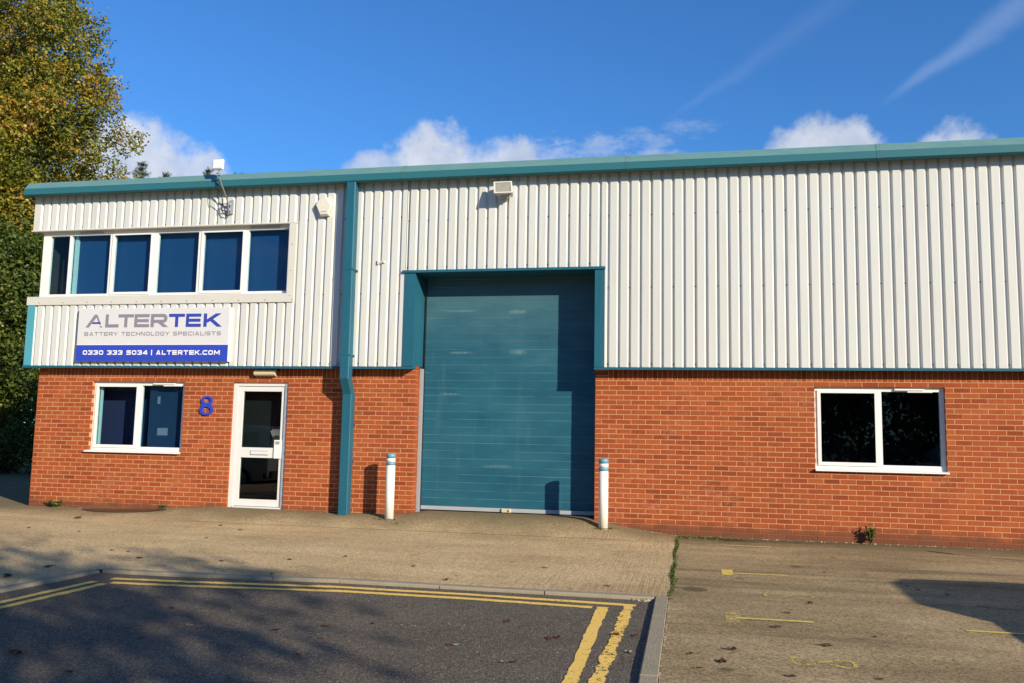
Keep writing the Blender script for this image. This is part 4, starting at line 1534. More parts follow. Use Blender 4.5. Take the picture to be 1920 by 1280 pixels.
fl = thing('floodlight', (8.6, -0.165, 5.15), 'grey framed floodlight under the eaves above the roller door', 'floodlight')
m_ = MB()
FZ = 0.12
A = [(8.425, -0.335, 5.385), (8.715, -0.335, 5.385), (8.755, -0.43, 5.175), (8.455, -0.43, 5.175)]
Bk = [(8.455, -0.20, 5.345), (8.690, -0.20, 5.345), (8.715, -0.23, 5.165), (8.485, -0.23, 5.165)]
m_.add(A + Bk, [(0, 1, 2, 3), (7, 6, 5, 4), (0, 4, 5, 1), (1, 5, 6, 2), (2, 6, 7, 3), (3, 7, 4, 0)])
m_.build('lamp_housing', MAT['grey_metal'], fl)
ctr = [sum(p[i] for p in A) / 4 for i in range(3)]
nv = (Vector(A[1]) - Vector(A[0])).cross(Vector(A[3]) - Vector(A[0])).normalized()
if nv.y > 0: nv = -nv
def ins(s, d): return [tuple(Vector(ctr) + (Vector(p) - Vector(ctr)) * s + nv * d) for p in A]
o_, i_ = ins(1.03, .012), ins(.84, .012)
o2 = ins(1.03, .001)
m_ = MB()
m_.add(o_ + i_ + o2, [(k_, (k_ + 1) % 4, 4 + (k_ + 1) % 4, 4 + k_) for k_ in range(4)] + [(8 + k_, 8 + (k_ + 1) % 4, (k_ + 1) % 4, k_) for k_ in range(4)])
m_.build('lamp_frame', MAT['offwhite'], fl)
m_ = MB(); m_.add(ins(.84, .004) + ins(.84, .002), [(0, 1, 2, 3), (7, 6, 5, 4)])
m_.build('lamp_glass', MAT['lamp_glass'], fl)
m_ = MB()
m_.tube([(8.63, -0.166, 5.19), (8.63, -0.22, 5.155), (8.63, -0.30, 5.15), (8.70, -0.36, 5.15)], 0.016, 8)
m_.tube([(8.52, -0.30, 5.15), (8.70, -0.30, 5.15)], 0.012, 8)
m_.build('bracket', MAT['grey_metal'], fl)

an = thing('antenna', (3.67, -0.165, 5.1), 'white square panel antenna on a thin pole at the eaves', 'antenna')
m_ = MB()
m_.cbox(3.545, 3.735, -0.555, -0.50, 5.755, 5.925, .018)
m_.build('antenna_panel', MAT['white_plastic'], an)
m_ = MB()
m_.tube([(3.69, -0.20, 5.05), (3.70, -0.235, 5.20), (3.70, -0.285, 5.30), (3.68, -0.40, 5.46), (3.64, -0.47, 5.62), (3.635, -0.49, 5.74)], [.014, .014, .013, .012, .012, .011], 8)
m_.build('antenna_pole', MAT['dull_pole'], an)
m_ = MB()
m_.box(3.60, 3.68, -0.505, -0.455, 5.66, 5.70); m_.box(3.625, 3.655, -0.52, -0.48, 5.69, 5.758)
m_.build('pole_clamp', MAT['grey_metal'], an)
m_ = MB(); m_.box(3.715, 3.765, -0.20, -0.1655, 5.06, 5.31); m_.box(3.655, 3.715, -0.215, -0.185, 5.12, 5.16); m_.box(3.655, 3.715, -0.225, -0.195, 5.22, 5.26)
m_.build('wall_plate', MAT['grey_metal'], an)
m_ = MB()
m_.tube([(3.64, -0.47, 5.60), (3.66, -0.46, 5.42), (3.655, -0.36, 5.28), (3.60, -0.25, 5.20), (3.585, -0.24, 5.12), (3.63, -0.24, 5.05), (3.70, -0.19, 5.03)], 0.009, 6)
m_.tube([(3.66, -0.21, 5.24), (3.59, -0.27, 5.22), (3.575, -0.25, 5.13), (3.66, -0.20, 5.10)], 0.009, 6)
m_.build('cable', MAT['black_rubber'], an)

hk = thing('pipe_hook', (6.5, -0.165, 4.13), 'tiny pale hook fixed to the cladding beside the down pipe', 'hook')
MB().box(6.445, 6.465, -0.20, -0.134, 4.12, 4.19).build('hook_plate', MAT['offwhite'], hk)
MB().tube([(6.465, -0.185, 4.152), (6.545, -0.185, 4.158)], 0.011, 6).build('hook_arm', MAT['offwhite'], hk)
MB().lathe([(0.02, 4.145), (0.02, 4.172)], 6.555, -0.185, 8).build('hook_end', MAT['offwhite'], hk)


# ------------------------------------------------------------------ bollards
def bollard(x, y, h, lab):
    z = gz(x, y)
    b = thing('bollard', (x, y, z), lab, 'bollard', 'white bollards at the roller door')
    r_ = 0.071
    MB().lathe([(r_, z - .05), (r_, z + h - .185)], x, y, 28).build('post', MAT['bollard_white'], b, smooth=False)
    MB().lathe([(r_ + .002, z + h - .185), (r_ + .002, z + h - .135)], x, y, 28).build('blue_band', MAT['bollard_blue'], b)
    MB().lathe([(r_, z + h - .135), (r_, z + h - .075)], x, y, 28).build('white_band', MAT['bollard_white'], b)
    MB().lathe([(r_ + .002, z + h - .075), (r_ + .002, z + h - .02), (r_ - .008, z + h - .006), (r_ - .035, z + h + .004)], x, y, 28).build('cap', MAT['bollard_blue'], b)
    for ch in b.children:
        for pl in ch.data.polygons:
            pl.use_smooth = abs(pl.normal.z) < 0.5
    return b


bollard(6.862, -0.37, 1.02, 'white steel bollard with blue bands, by the down pipe left of the roller door')
bollard(10.222, -0.37, 1.03, 'white steel bollard with blue bands, at the right jamb of the roller door')
# mossy damp ring at each foot
for (x, y) in ((6.862, -0.37), (10.222, -0.37)):
    g = MB()
    for i in range(90):
        a = rnd.uniform(0, 6.28)
        q = 0.07 + abs(rnd.gauss(0, 0.045))
        blades(g, x + math.cos(a) * q * 1.3, y + math.sin(a) * q, gz(x, y) - .002, 1, 0.004, 0.012)
    tag(g.build('moss', MAT['leaf_green'], fix=False), 'low green moss around a bollard foot', kind='stuff')


# ------------------------------------------------------------------ foliage
def leaf_mesh(name, P, N, size, mat, parent, asp=0.62, fold=0.25):
    """many folded leaves: P positions (n,3), N directions (n,3), size (n)"""
    n = len(P)
    N = N / np.linalg.norm(N, axis=1, keepdims=True)
    a = nrg.normal(size=(n, 3))
    U = np.cross(N, a); U /= np.linalg.norm(U, axis=1, keepdims=True)
    V = np.cross(N, U)
    s = size[:, None]
    p0 = P - U * s * 0.5
    p1 = P + V * s * asp * 0.5 + N * s * fold * 0.5
    p2 = P + U * s * 0.5
    p3 = P - V * s * asp * 0.5 + N * s * fold * 0.5
    co = np.stack([p0, p1, p2, p3], 1).reshape(-1, 3)
    if parent is not None:
        co = co - np.array(root_loc(parent))
    me = bpy.data.meshes.new(name)
    me.vertices.add(4 * n)
    me.vertices.foreach_set('co', co.ravel())
    base = np.arange(n) * 4
    tri = np.stack([base, base + 1, base + 2, base, base + 2, base + 3], 1).ravel()
    me.loops.add(6 * n)
    me.loops.foreach_set('vertex_index', tri.astype(np.int32))
    me.polygons.add(2 * n)
    me.polygons.foreach_set('loop_start', np.arange(2 * n, dtype=np.int32) * 3)
    me.update(calc_edges=True)
    me.validate()
    me.materials.append(mat)
    o = bpy.data.objects.new(name, me)
    COL.objects.link(o)
    if parent is not None: o.parent = parent
    return o


def clump_leaves(clumps, per, size, shell=0.45, tuft=9, tr=0.85):
    Ps, Ns, Ss = [], [], []
    for (c, r, f) in clumps:
        nt = max(3, int(per * r * r * f / tuft))
        n = nt * tuft
        d = nrg.normal(size=(nt, 3)); d /= np.linalg.norm(d, axis=1, keepdims=True)
        d = np.repeat(d, tuft, 0)
        q = np.repeat((shell + (1 - shell) * nrg.random(nt) ** 0.6), tuft)[:, None]
        p = np.array(c) + d * q * r * np.array([1, 1, 0.8])
        p += np.repeat(nrg.normal(size=(nt, 3)), tuft, 0) * r * 0.10 + nrg.normal(size=(n, 3)) * size * tr
        Ps.append(p)
        Ns.append(d * 0.7 + nrg.normal(size=(n, 3)) * 0.7 + np.array([0, 0, 0.45]))
        Ss.append(size * nrg.uniform(0.55, 1.25, n))
    return np.concatenate(Ps), np.concatenate(Ns), np.concatenate(Ss)


def limb(mb, a, b, r0, r1, wob=0.12, n=6):
    a, b = Vector(a), Vector(b)
    pts = []
    L = (b - a).length
    for i in range(n + 1):
        t = i / n
        p = a.lerp(b, t) + Vector((rnd.gauss(0, 1), rnd.gauss(0, 1), rnd.gauss(0, .5))) * wob * L * 0.12 * math.sin(math.pi * t)
        p.z += 0.06 * L * math.sin(math.pi * t)
        pts.append(p)
    mb.tube(pts, [r0 + (r1 - r0) * i / n for i in range(n + 1)], 7)
    return pts


def broad_tree(name, base, crown_c, rad, nclump, per, size, mat, label, trunk_r, group=None, seed=1, clump_r=(0.8, 1.7), holes=0.0):
    rs = random.Random(seed)
    z = base[2]
    t = thing(name, base, label, 'tree', group)
    cl = []
    tries = 0
    while len(cl) < nclump and tries < 9000:
        tries += 1
        d = Vector((rs.gauss(0, 1), rs.gauss(0, 1), rs.gauss(0, 1))).normalized()
        q = rs.random() ** 0.38
        # an uneven outline: the radius changes with direction
        lob = 1 + 0.08 * math.sin(3.1 * d.x + 2.3 * d.z + seed) + 0.10 * math.sin(5.3 * d.y - 5.1 * d.z + seed * 2)
        p = Vector(crown_c) + Vector((d.x * rad[0], d.y * rad[1], d.z * rad[2])) * q * lob
        r = rs.uniform(*clump_r) * (1.15 - 0.45 * q)
        if any((p - Vector(c)).length < 0.55 * (r + rr) * 0.8 for c, rr, _ in cl):
            continue
        cl.append((tuple(p), r, rs.uniform(0.5, 1.2)))
    P, N, Sz = clump_leaves(cl, per, size)
    leaf_mesh('crown', P, N, Sz, mat, t)
    tr = MB()
    top = Vector((crown_c[0], crown_c[1], crown_c[2] + rad[2] * 0.35))
    limb(tr, base, top, trunk_r, trunk_r * 0.25, 0.05, 10)
    tr.build('trunk', MAT['bark'], t, smooth=True)
    br = MB()
    for c, r, f in cl:
        if rs.random() < 0.75:
            c = Vector(c)
            h = max(z + 1.5, min(top.z - .5, c.z - rs.uniform(0.8, 3.0)))
            u = (h - z) / (top.z - z)
            s0 = Vector(base).lerp(top, u)
            limb(br, s0, c, trunk_r * 0.30 * (1 - u * .6), 0.012, 0.3, 5)
    br.build('branches', MAT['bark'], t, smooth=True)
    return t


# tall autumn tree behind the left gable
broad_tree('autumn_tree', (-15.4, 13.6, -0.3), (-15.4, 13.6, 10.8), (5.7, 5.0, 9.3), 450, 1000, 0.135, MAT['leaf_autumn'],
           'tall autumn tree with yellow and green leaves left of the building', 0.38, seed=3, clump_r=(0.75, 1.4))
# darker ivy covered tree and bushes in front of it
def bush(name, base, clumps, per, size, mat, label, cat, trunk_r=0.10, trunk_h=None):
    t = thing(name, base, label, cat)
    P, N, Sz = clump_leaves(clumps, per, size, 0.6)
    leaf_mesh('foliage', P, N, Sz, mat, t)
    s = MB()
    for c, r, f in clumps[::max(1, len(clumps) // 9)]:
        limb(s, (base[0] + rnd.uniform(-.3, .3), base[1] + .8 + rnd.uniform(-.3, .3), base[2] - .05), (c[0], c[1] + .4, c[2]), trunk_r * .6, 0.01, 0.2, 5)
    s.build('stems', MAT['bark'], t, smooth=True)
    return t


rs = random.Random(5)
cl = []
for i in range(150):
    z = rs.uniform(0.3, 7.4)
    wd = 1.55 + 0.35 * math.sin(z * 1.7) - max(0, z - 5.6) * .4
    cl.append(((-10.0 + rs.gauss(0, wd * 0.62), 9.6 + rs.uniform(-1.2, 1.6), z), rs.uniform(0.55, 1.0), rs.uniform(.7, 1.2)))
bush('ivy_tree', (-10.0, 9.6, -0.2), cl, 420, 0.15, MAT['leaf_ivy'], 'dark green ivy clad tree close beside the left gable', 'tree', 0.14)
cl = []
for i in range(90):
    z = rs.uniform(0.2, 4.2)
    cl.append(((-7.6 + rs.uniform(-2.6, 2.4), 8.6 + rs.uniform(-.9, 1.0) + 0.2 * z, z), rs.uniform(0.4, 0.75), rs.uniform(.7, 1.2)))
bush('bramble_bush', (-8.2, 8.5, -0.2), cl, 620, 0.10, MAT['leaf_ivy'], 'low dark bramble bush at the foot of the ivy beside the gable', 'bush', 0.04)
cl = []
for i in range(80):
    z = rs.uniform(0.2, 6.5)
    cl.append(((-14.2 + rs.uniform(-2.8, 2.4), 10.6 + rs.uniform(-1.4, 1.2), z), rs.uniform(0.6, 1.05), rs.uniform(.7, 1.2)))
bush('ivy_hedge', (-14.2, 10.6, -0.2), cl, 330, 0.15, MAT['leaf_ivy'], 'tall ivy hedge at the far left edge under the autumn tree', 'hedge', 0.10)


cl = []
for i in range(70):
    z = rs.uniform(0.3, 6.0)
    cl.append(((-8.8 + rs.uniform(-1.6, 1.2), rs.uniform(-3.0, 4.6), z), rs.uniform(0.7, 1.1), rs.uniform(.7, 1.2)))
bush('ivy_hedge', (-8.8, 1.0, -0.2), cl, 200, 0.18, MAT['leaf_ivy'], 'tall ivy hedge added outside the view to block sky light left of the forecourt', 'hedge', 0.10)  # unseen hedge added to keep sky light off the shaded ground


# conifers whose tips show over the eaves
def conifer(x, y, h, spread, label, seed, crook=0.0):
    rs = random.Random(seed)
    t = thing('conifer', (x, y, -0.3), label, 'tree', 'conifers behind the roof')
    s = MB()
    top = Vector((x + crook, y, h))
    s.tube([(x, y, -.3), tuple(Vector((x, y, -.3)).lerp(top, .5)), tuple(top)], [.16, .09, .01], 7)
    s.build('trunk', MAT['bark'], t, smooth=True)
    Ps, Ns, Ss = [], [], []
    bm2 = MB()
    zz = h - 0.1
    while zz > 2.0:
        f = h - zz
        L = min(spread, 0.16 + f * 0.42)
        for k_ in range(5):
            a = rs.uniform(0, 6.28)
            c0 = Vector((x, y, -.3)).lerp(top, (zz + .3) / (h + .3))
            e = c0 + Vector((math.cos(a) * L, math.sin(a) * L, L * rs.uniform(.25, .8) - .03 * f))
            bm2.tube([tuple(c0), tuple(c0.lerp(e, .5) - Vector((0, 0, .05 * L))), tuple(e)], [.016, .011, .004], 4)
            m = int(50 + 130 * L)
            u = nrg.random(m)
            p = np.array(c0)[None] + (np.array(e) - np.array(c0))[None] * u[:, None] + nrg.normal(size=(m, 3)) * (0.035 + .06 * L * (1 - u))[:, None]
            Ps.append(p)
            Ns.append(nrg.normal(size=(m, 3)))
            Ss.append(nrg.uniform(0.06, 0.13, m))
        zz -= 0.20 + 0.02 * f
    bm2.build('branches', MAT['bark'], t, smooth=True)
    leaf_mesh('needles', np.concatenate(Ps), np.concatenate(Ns), np.concatenate(Ss), MAT['leaf_conifer'], t, 0.13, 0.05)
    return t


conifer(-12.05, 19.5, 13.05, 0.6, 'tallest conifer tip showing over the eaves beside the autumn tree', 2, -0.25)
conifer(-11.2, 19.6, 12.55, 1.2, 'broad small conifer tip over the eaves, second from the autumn tree', 4)
conifer(-9.0, 19.5, 12.6, 1.5, 'conifer tip over the eaves left of the white antenna', 6)
conifer(-7.9, 19.5, 12.35, 1.5, 'lowest conifer tip over the eaves right of the white antenna', 8, 0.3)


# weeds at the wall
def weed(x, y, h, n, label, w, mat):
    z = gz(x, y)
    t = thing('weed', (x, y, z), label, 'plant')
    s = MB()
    Ps, Ns, Ss = [], [], []
    for i in range(n):
        a = rnd.uniform(0, 6.28)
        e = Vector((x + math.cos(a) * w * rnd.random(), y - 0.02 + math.sin(a) * w * .6 * rnd.random() - .02, z + h * rnd.uniform(.55, 1)))
        s.tube([(x, y, z), tuple(Vector((x, y, z)).lerp(e, .6) + Vector((rnd.gauss(0, .01), 0, .01))), tuple(e)], [.006, .004, .002], 5)
        m = 16
        u = nrg.uniform(0.3, 1.0, m)
        Ps.append(np.array([x, y, z])[None] + (np.array(e) - np.array([x, y, z]))[None] * u[:, None] + nrg.normal(size=(m, 3)) * h * .07)
        Ns.append(nrg.normal(size=(m, 3)) + np.array([0.3, -.4, .6]))
        Ss.append(nrg.uniform(.03, .07, m))
    s.build('stems', MAT['bark'], t)
    leaf_mesh('leaves', np.concatenate(Ps), np.concatenate(Ns), np.concatenate(Ss), mat, t, .6)


weed(14.02, -0.06, 0.25, 7, 'dark upright weed growing at the foot of the right brick wall', 0.08, MAT['leaf_ivy'])
weed(0.62, -0.07, 0.13, 14, 'low bright green weed at the foot of the wall near the left corner', 0.20, MAT['leaf_green'])
weed(2.72, -0.06, 0.05, 6, 'small flat weed beside the rusty damp hollow', 0.10, MAT['leaf_green'])

# ------------------------------------------------------------------ fallen leaves and grit
def fallen(x, y, s, mat, lab, grp, dz=0.0):
    z = gz(x, y) + dz
    a = rnd.uniform(0, 6.28)
    mb = MB()
    n = 9
    rad = [1, .55, .95, .5, .85, .45, .9, .5, .8]
    vs = [(x, y, z + .006)]
    for i in range(n):
        t = a + 2 * math.pi * i / n
        q = s * .5 * rad[i] * rnd.uniform(.8, 1.2)
        vs.append((x + q * math.cos(t), y + q * math.sin(t), z + .004 + rnd.uniform(0, .45) * s * .5))
    mb.add(vs, [(0, i + 1, (i + 1) % n + 1) for i in range(n)])
    st = a + math.pi / n
    mb.add([(x, y, z + .007), (x + .01 * s, y, z + .008), (x + s * .8 * math.cos(st), y + s * .8 * math.sin(st), z + .012)], [(0, 1, 2)])
    o = mb.build('fallen_leaf', mat, fix=False)
    tag(o, lab, 'leaf', grp)


def ray_ground(px, py, dz=0.0):
    d = fw + (px - 960) / 1603.5 * rt2 - (py - 640) / 1603.5 * up2
    c0 = cam.matrix_world.translation
    t = (-0.08 + dz + 0.01 * c0.y - c0.z) / (d.z - 0.01 * d.y)
    p = c0 + d * t
    return p.x, p.y


yard_spots = [(1520, 1131, .10), (1477, 1149, .09), (1458, 1176, .12), (1552, 1211, .12), (1371, 1217, .12), (1641, 1194, .07), (1487, 1269, .10), (1312, 1253, .10),
              (1649, 1273, .07), (1295, 1226, .07), (1355, 1241, .13), (1720, 1106, .09), (1776, 1114, .09), (1259, 1123, .07), (1700, 1098, .06), (1545, 1073, .06)]
apron_spots = [(145, 971, .13), (54, 989, .09), (148, 996, .08), (262, 1046, .10), (414, 985, .08), (450, 993, .10), (388, 1008, .06), (416, 1051, .09), (743, 989, .07), (961, 1053, .05), (1022, 1064, .07), (775, 1061, .06), (648, 1043, .07), (838, 1087, .09), (545, 1049, .07),
               (15, 1081, .13), (90, 1062, .14), (210, 1031, .07), (240, 1034, .06), (510, 1076, .06), (1140, 1098, .07)]
road_spots = [(354, 1173, .07), (31, 1225, .12), (518, 1181, .10), (612, 1173, .08), (853, 1210, .06), (700, 1169, .06), (1032, 1197, .10), (1046, 1196, .08), (943, 1242, .07), (961, 1242, .06), (1190, 1192, .08), (1154, 1190, .09), (1178, 1222, .07), (950, 1165, .08), (845, 1209, .07), (560, 1228, .06), (600, 1195, .06), (322, 1140, .06), (130, 1260, .08), (265, 1196, .05)]
for i, (a, b, s) in enumerate(yard_spots):
    x, y = ray_ground(a, b)
    fallen(x, y, s * .75, MAT['leaf_dead'], 'small dark brown fallen leaf on the worn parking yard', 'fallen leaves on the parking yard')
for i, (a, b, s) in enumerate(apron_spots):
    x, y = ray_ground(a, b)
    fallen(x, y, s, MAT['leaf_dead'], 'small brown fallen leaf on the tan concrete forecourt', 'fallen leaves on the forecourt')
for i, (a, b, s) in enumerate(road_spots):
    x, y = ray_ground(a, b, -0.03)
    fallen(x, y, s, MAT['leaf_dead'] if i % 4 else MAT['leaf_pale'], 'small dry fallen leaf on the dark asphalt road', 'fallen leaves on the road', -0.03)
g = MB()
def crumb(x, y, z, s):
    a = rnd.uniform(0, 6.28)
    vs = []
    for i in range(5):
        t = a + i * 1.2566
        q = s * rnd.uniform(.6, 1.1)
        vs.append((x + q * math.cos(t), y + q * math.sin(t), z))
    vs.append((x + rnd.uniform(-.3, .3) * s, y + rnd.uniform(-.3, .3) * s, z + s * rnd.uniform(.5, .9)))
    g.add(vs, [(i, (i + 1) % 5, 5) for i in range(5)])
for i in range(150):
    x = rnd.uniform(10.3, 18)
    crumb(x, -0.03 - abs(rnd.gauss(0, .05)), gz(x, -0.03), rnd.uniform(.008, .026))
for i in range(40):
    x = rnd.uniform(0.1, 5.8)
    crumb(x, -0.03 - abs(rnd.gauss(0, .05)), gz(x, -0.03), rnd.uniform(.006, .018))
for i in range(70):
    crumb(11.06 + rnd.gauss(0, .045), -4.985 + rnd.gauss(0, .03), -0.08 - .05 - .027, rnd.uniform(.012, .03))
for i in range(90):
    y = rnd.uniform(-9, -5)
    crumb(11.29 + rnd.gauss(0, .012), y, -0.08 + .01 * y, rnd.uniform(.004, .014))
for i in range(260):
    x, y = rnd.uniform(5.8, 11.1), rnd.uniform(-9, -5.1)
    crumb(x, y, -0.08 + .01 * y - .031, rnd.uniform(.004, .010))
tag(g.build('grit', MAT['leaf_pale'], fix=False), 'pale grit and leaf crumbs along walls and kerbs', kind='stuff')

# ------------------------------------------------------------------ things beside and behind the viewer
# they throw the shade on the ground and show in the window glass
broad_tree('street_tree', (21.4, -19.9, -0.3), (20.6, -19.3, 7.0), (3.1, 3.1, 1.5), 66, 115, 0.24, MAT['leaf_autumn'],
           'broad autumn tree across the road behind the viewer', 0.22, seed=9, clump_r=(0.55, 1.0))
broad_tree('street_tree', (42.0, -33.0, -0.3), (42, -33, 6), (5.5, 5.5, 4.5), 120, 60, 0.34, MAT['leaf_ivy'],
           'dark green tree far right across the road behind the viewer', 0.3, seed=12, clump_r=(1.0, 1.8))
broad_tree('street_tree', (31.0, -42.0, -0.3), (31, -42, 6.5), (6, 5, 5.0), 120, 60, 0.34, MAT['leaf_ivy'],
           'dark green tree far behind the viewer across the road', 0.3, seed=14, clump_r=(1.0, 1.8))

cl = []
for i in range(300):
    cl.append(((rs.uniform(0, 52), -38 + rs.uniform(-1.6, 1.6), rs.uniform(0.3, 8.0)), rs.uniform(1.1, 1.8), rs.uniform(.8, 1.2)))
bush('tall_hedge', (25, -37, -0.36), cl, 110, 0.38, MAT['leaf_ivy'], 'dark hedge far behind the viewer along the road, made tall to block low sky light', 'hedge', 0.08)  # raised and lengthened to cut sky fill and darken the window reflection
nb = thing('facing_unit', (-9, -20, -0.3), 'brick and white clad unit across the road behind the viewer', 'building')
m_ = MB(); m_.box(-22, -2.5, -32, -20, -0.36, 3.0); m_.build('brick_wall', MAT['brick_one'], nb)
m_ = MB()
xx = -22.1
pts = []
while xx < -2.4:
    pts += [(xx, -19.86), (xx + .30, -19.86), (xx + .36, -19.92), (xx + .44, -19.92)]
    xx += .5
n = len(pts)
m_.add([(a, b, 3.0) for a, b in pts] + [(a, b, 5.6) for a, b in pts], [(i, i + 1, n + i + 1, n + i) for i in range(n - 1)])
m_.box(-22.1, -2.4, -32, -19.95, 3.0, 5.6)
m_.build('cladding_sheet', MAT['white_sheet'], nb, fix=False)
MB().box(-22.2, -2.3, -32.1, -19.7, 5.601, 5.9).build('eaves_trim', MAT['teal_gutter'], nb)


def van(name, loc, rotz, paint, label):
    t = thing(name, loc, label, 'van')
    # stations along the length: x, half width, sill z, waist z, roof z, roof half width
    st = [(0.0, .62, .42, .62, .66, .55), (0.10, .80, .30, .78, .82, .72), (0.55, .89, .24, .92, .98, .80), (1.00, .91, .22, 1.00, 1.08, .80),
          (1.55, .92, .22, 1.02, 1.72, .70), (2.0, .92, .22, 1.03, 1.86, .72), (3.0, .92, .22, 1.04, 1.90, .74), (4.1, .92, .24, 1.04, 1.86, .73), (4.42, .90, .30, 1.02, 1.78, .70), (4.5, .86, .40, .98, 1.60, .66)]
    mb = MB()
    rows = []
    L = Vector(loc)
    for (x, w, s, b, r_, rw) in st:
        rows.append([(x, -w * .94, s), (x, -w, (s + b) / 2), (x, -w, b), (x, -rw, r_ - .06), (x, -rw * .8, r_), (x, rw * .8, r_), (x, rw, r_ - .06), (x, w, b), (x, w, (s + b) / 2), (x, w * .94, s)])
    off = lambda p: (p[0] + L.x, p[1] + L.y, p[2] + L.z)
    m = 10
    vs = [off(p) for row in rows for p in row]
    fs = [(i * m + j, i * m + (j + 1) % m, (i + 1) * m + (j + 1) % m, (i + 1) * m + j) for i in range(len(rows) - 1) for j in range(m)]
    fs += [tuple(range(m))[::-1], tuple(range((len(rows) - 1) * m, len(rows) * m))]
    mb.add(vs, fs)
    bd = mb.build('body', paint, t, smooth=True)
    bd.data.set_sharp_from_angle(angle=R(22))
    bp = MB()
    for (x0, x1) in ((-.05, .13), (4.40, 4.56)):
        lv = [off(p) for p in [(x0, -.66, .30), (x1, -.90, .30), (x1, .90, .30), (x0, .66, .30), (x0, -.66, .52), (x1, -.90, .52), (x1, .90, .52), (x0, .66, .52)]]
        if x0 > 1:
            lv = [off(p) for p in [(x1, -.70, .34), (x0, -.91, .34), (x0, .91, .34), (x1, .70, .34), (x1, -.70, .56), (x0, -.91, .56), (x0, .91, .56), (x1, .70, .56)]]
        bp.add(lv, [(0, 1, 2, 3), (4, 7, 6, 5), (0, 4, 5, 1), (1, 5, 6, 2), (2, 6, 7, 3), (3, 7, 4, 0)])
    bp.build('bumper', MAT['black_rubber'], t)
    gr = MB()
    for i in range(4):
        zz = .60 + .045 * i
        xx = .0 + (zz - .62) * .45 - .02
        gr.add([off(p) for p in [(xx, -.42, zz), (xx, .42, zz), (xx + .06, .42, zz), (xx + .06, -.42, zz), (xx + .008, -.42, zz + .025), (xx + .008, .42, zz + .025), (xx + .06, .42, zz + .025), (xx + .06, -.42, zz + .025)]],
               [(3, 2, 1, 0), (4, 5, 6, 7), (0, 1, 5, 4), (1, 2, 6, 5), (2, 3, 7, 6), (3, 0, 4, 7)])
    gr.build('grille', MAT['black_rubber'], t)

    def side(x0, x1, sg, za, zb, i0):
        w_, rw = .92, .72
        f = lambda z: sg * (w_ + (rw - w_) * (z - 1.03) / (1.82 - 1.03) + .022)
        return [off((x0, f(za), za)), off((x1, f(za), za)), off((x1 - i0[1], f(zb), zb)), off((x0 + i0[0], f(zb), zb))]
    for sg in (-1, 1):
        for (x0, x1, i0) in ((1.28, 2.12, (.34, 0)), (2.22, 3.22, (0, 0)), (3.32, 4.2, (0, .12))):
            MB().add(side(x0, x1, sg, 1.08, 1.68, i0), [(0, 1, 2, 3)]).build('side_window', MAT['car_glass'], t, fix=False)
        MB().add([off(p) for p in [(1.20, sg * .93, 1.02), (1.34, sg * .93, 1.02), (1.34, sg * 1.10, 1.06), (1.20, sg * 1.10, 1.06), (1.20, sg * .93, 1.16), (1.34, sg * .93, 1.16), (1.34, sg * 1.10, 1.18), (1.20, sg * 1.10, 1.18)]],
                 [(0, 1, 2, 3), (4, 7, 6, 5), (0, 4, 5, 1), (1, 5, 6, 2), (2, 6, 7, 3), (3, 7, 4, 0)]).build('wing_mirror', MAT['black_rubber'], t)
        for x in (0.86, 3.62):
            wl = MB()
            cx, cz = x, .32
            prof = [(0.22, .93), (0.31, .935), (0.325, .90), (0.325, .76), (0.30, .74)]
            N = 20
            vs, fs = [], []
            for (r_, yy) in prof:
                for q in range(N):
                    a = 2 * math.pi * q / N
                    vs.append(off((cx + r_ * math.cos(a), sg * yy, cz + r_ * math.sin(a))))
            for i in range(len(prof) - 1):
                for q in range(N):
                    fs.append((i * N + q, i * N + (q + 1) % N, (i + 1) * N + (q + 1) % N, (i + 1) * N + q))
            wl.add(vs, fs + [tuple(range(N))])
            wh = wl.build('wheel', MAT['black_rubber'], t)
            rm_ = MB()
            vs = [off((cx, sg * .952, cz))] + [off((cx + r_ * math.cos(2 * math.pi * q / N), sg * yy, cz + r_ * math.sin(2 * math.pi * q / N))) for (r_, yy) in ((.20, .945), (.215, .932)) for q in range(N)]
            rm_.add(vs, [(0, 1 + q, 1 + (q + 1) % N) for q in range(N)] + [(1 + q, 1 + (q + 1) % N, 1 + N + (q + 1) % N, 1 + N + q) for q in range(N)])
            rm_.build('rim', MAT['grey_metal'], wh)
        hl = MB().add([off(p) for p in [(.045, sg * .52, .66), (.075, sg * .76, .68), (.16, sg * .80, .83), (.10, sg * .54, .815)]], [(0, 1, 2, 3)])
        hl.build('headlight', MAT['white_plastic'], t, fix=False)
    ws = MB().add([off(p) for p in [(1.02, -.74, 1.13), (1.02, .74, 1.13), (1.53, .62, 1.71), (1.53, -.62, 1.71)]], [(0, 1, 2, 3)])
    ws.build('windscreen', MAT['car_glass'], t, fix=False)
    t.rotation_euler = (0, 0, rotz)
    return t


MAT['car_glass'] = plain('dark_car_glass', (0.012, 0.014, 0.016), 0.08, 0.0)
MAT['silver'] = plain('silver_car_paint', (0.42, 0.43, 0.45), 0.3, 0.02, 2.0, 0.4)
MAT['white_car'] = plain('white_car_paint', (0.62, 0.62, 0.62), 0.3, 0.02)
van('parked_van', (15.6, -6.72, -0.147), 0.0, MAT['white_car'], 'white van parked in the yard just right of the view')
van('parked_van', (-4.9, -11.2, -0.36), R(8), MAT['silver'], 'silver van parked across the forecourt behind the viewer')

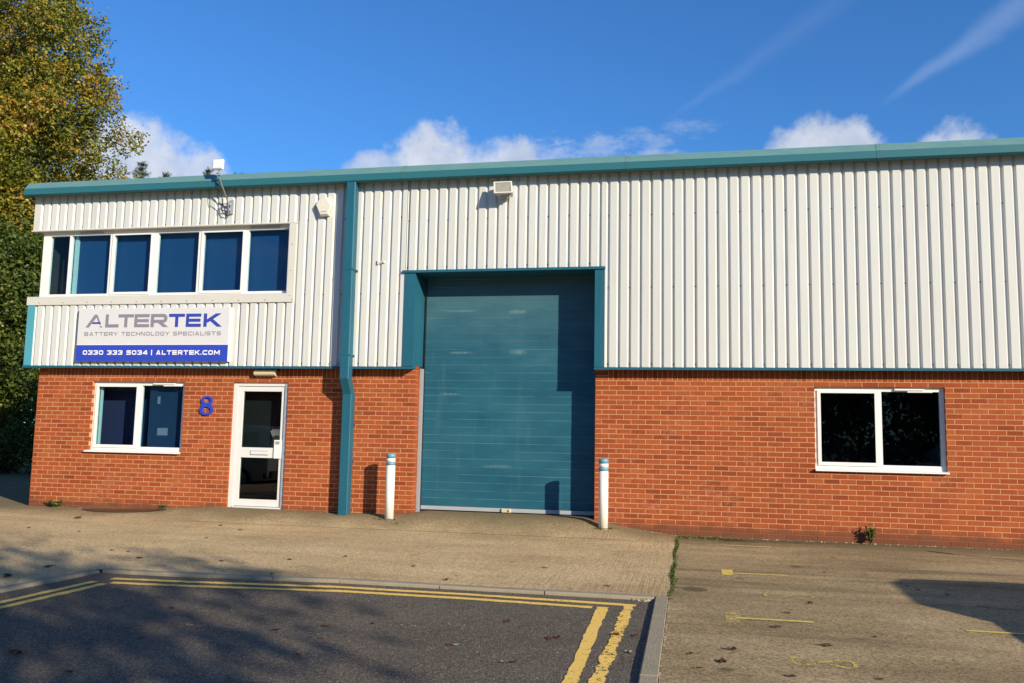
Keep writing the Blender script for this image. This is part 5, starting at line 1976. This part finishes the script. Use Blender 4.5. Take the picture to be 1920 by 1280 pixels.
# thin leaning marker post right of the view, whose shadow reaches the wall foot
mp = thing('marker_post', (16.7, -1.66, -0.1), 'thin leaning marker post in the yard right of the view', 'post')
MB().tube([(16.7, -1.66, -.12), (16.49, -2.0, 0.66)], 0.02, 8).build('post', MAT['grey_metal'], mp)
MB().lathe([(0.02, .64), (0.05, .66), (0.055, .72), (0.04, .77), (0.02, .78)], 16.485, -2.005, 12).build('post_head', MAT['black_rubber'], mp)
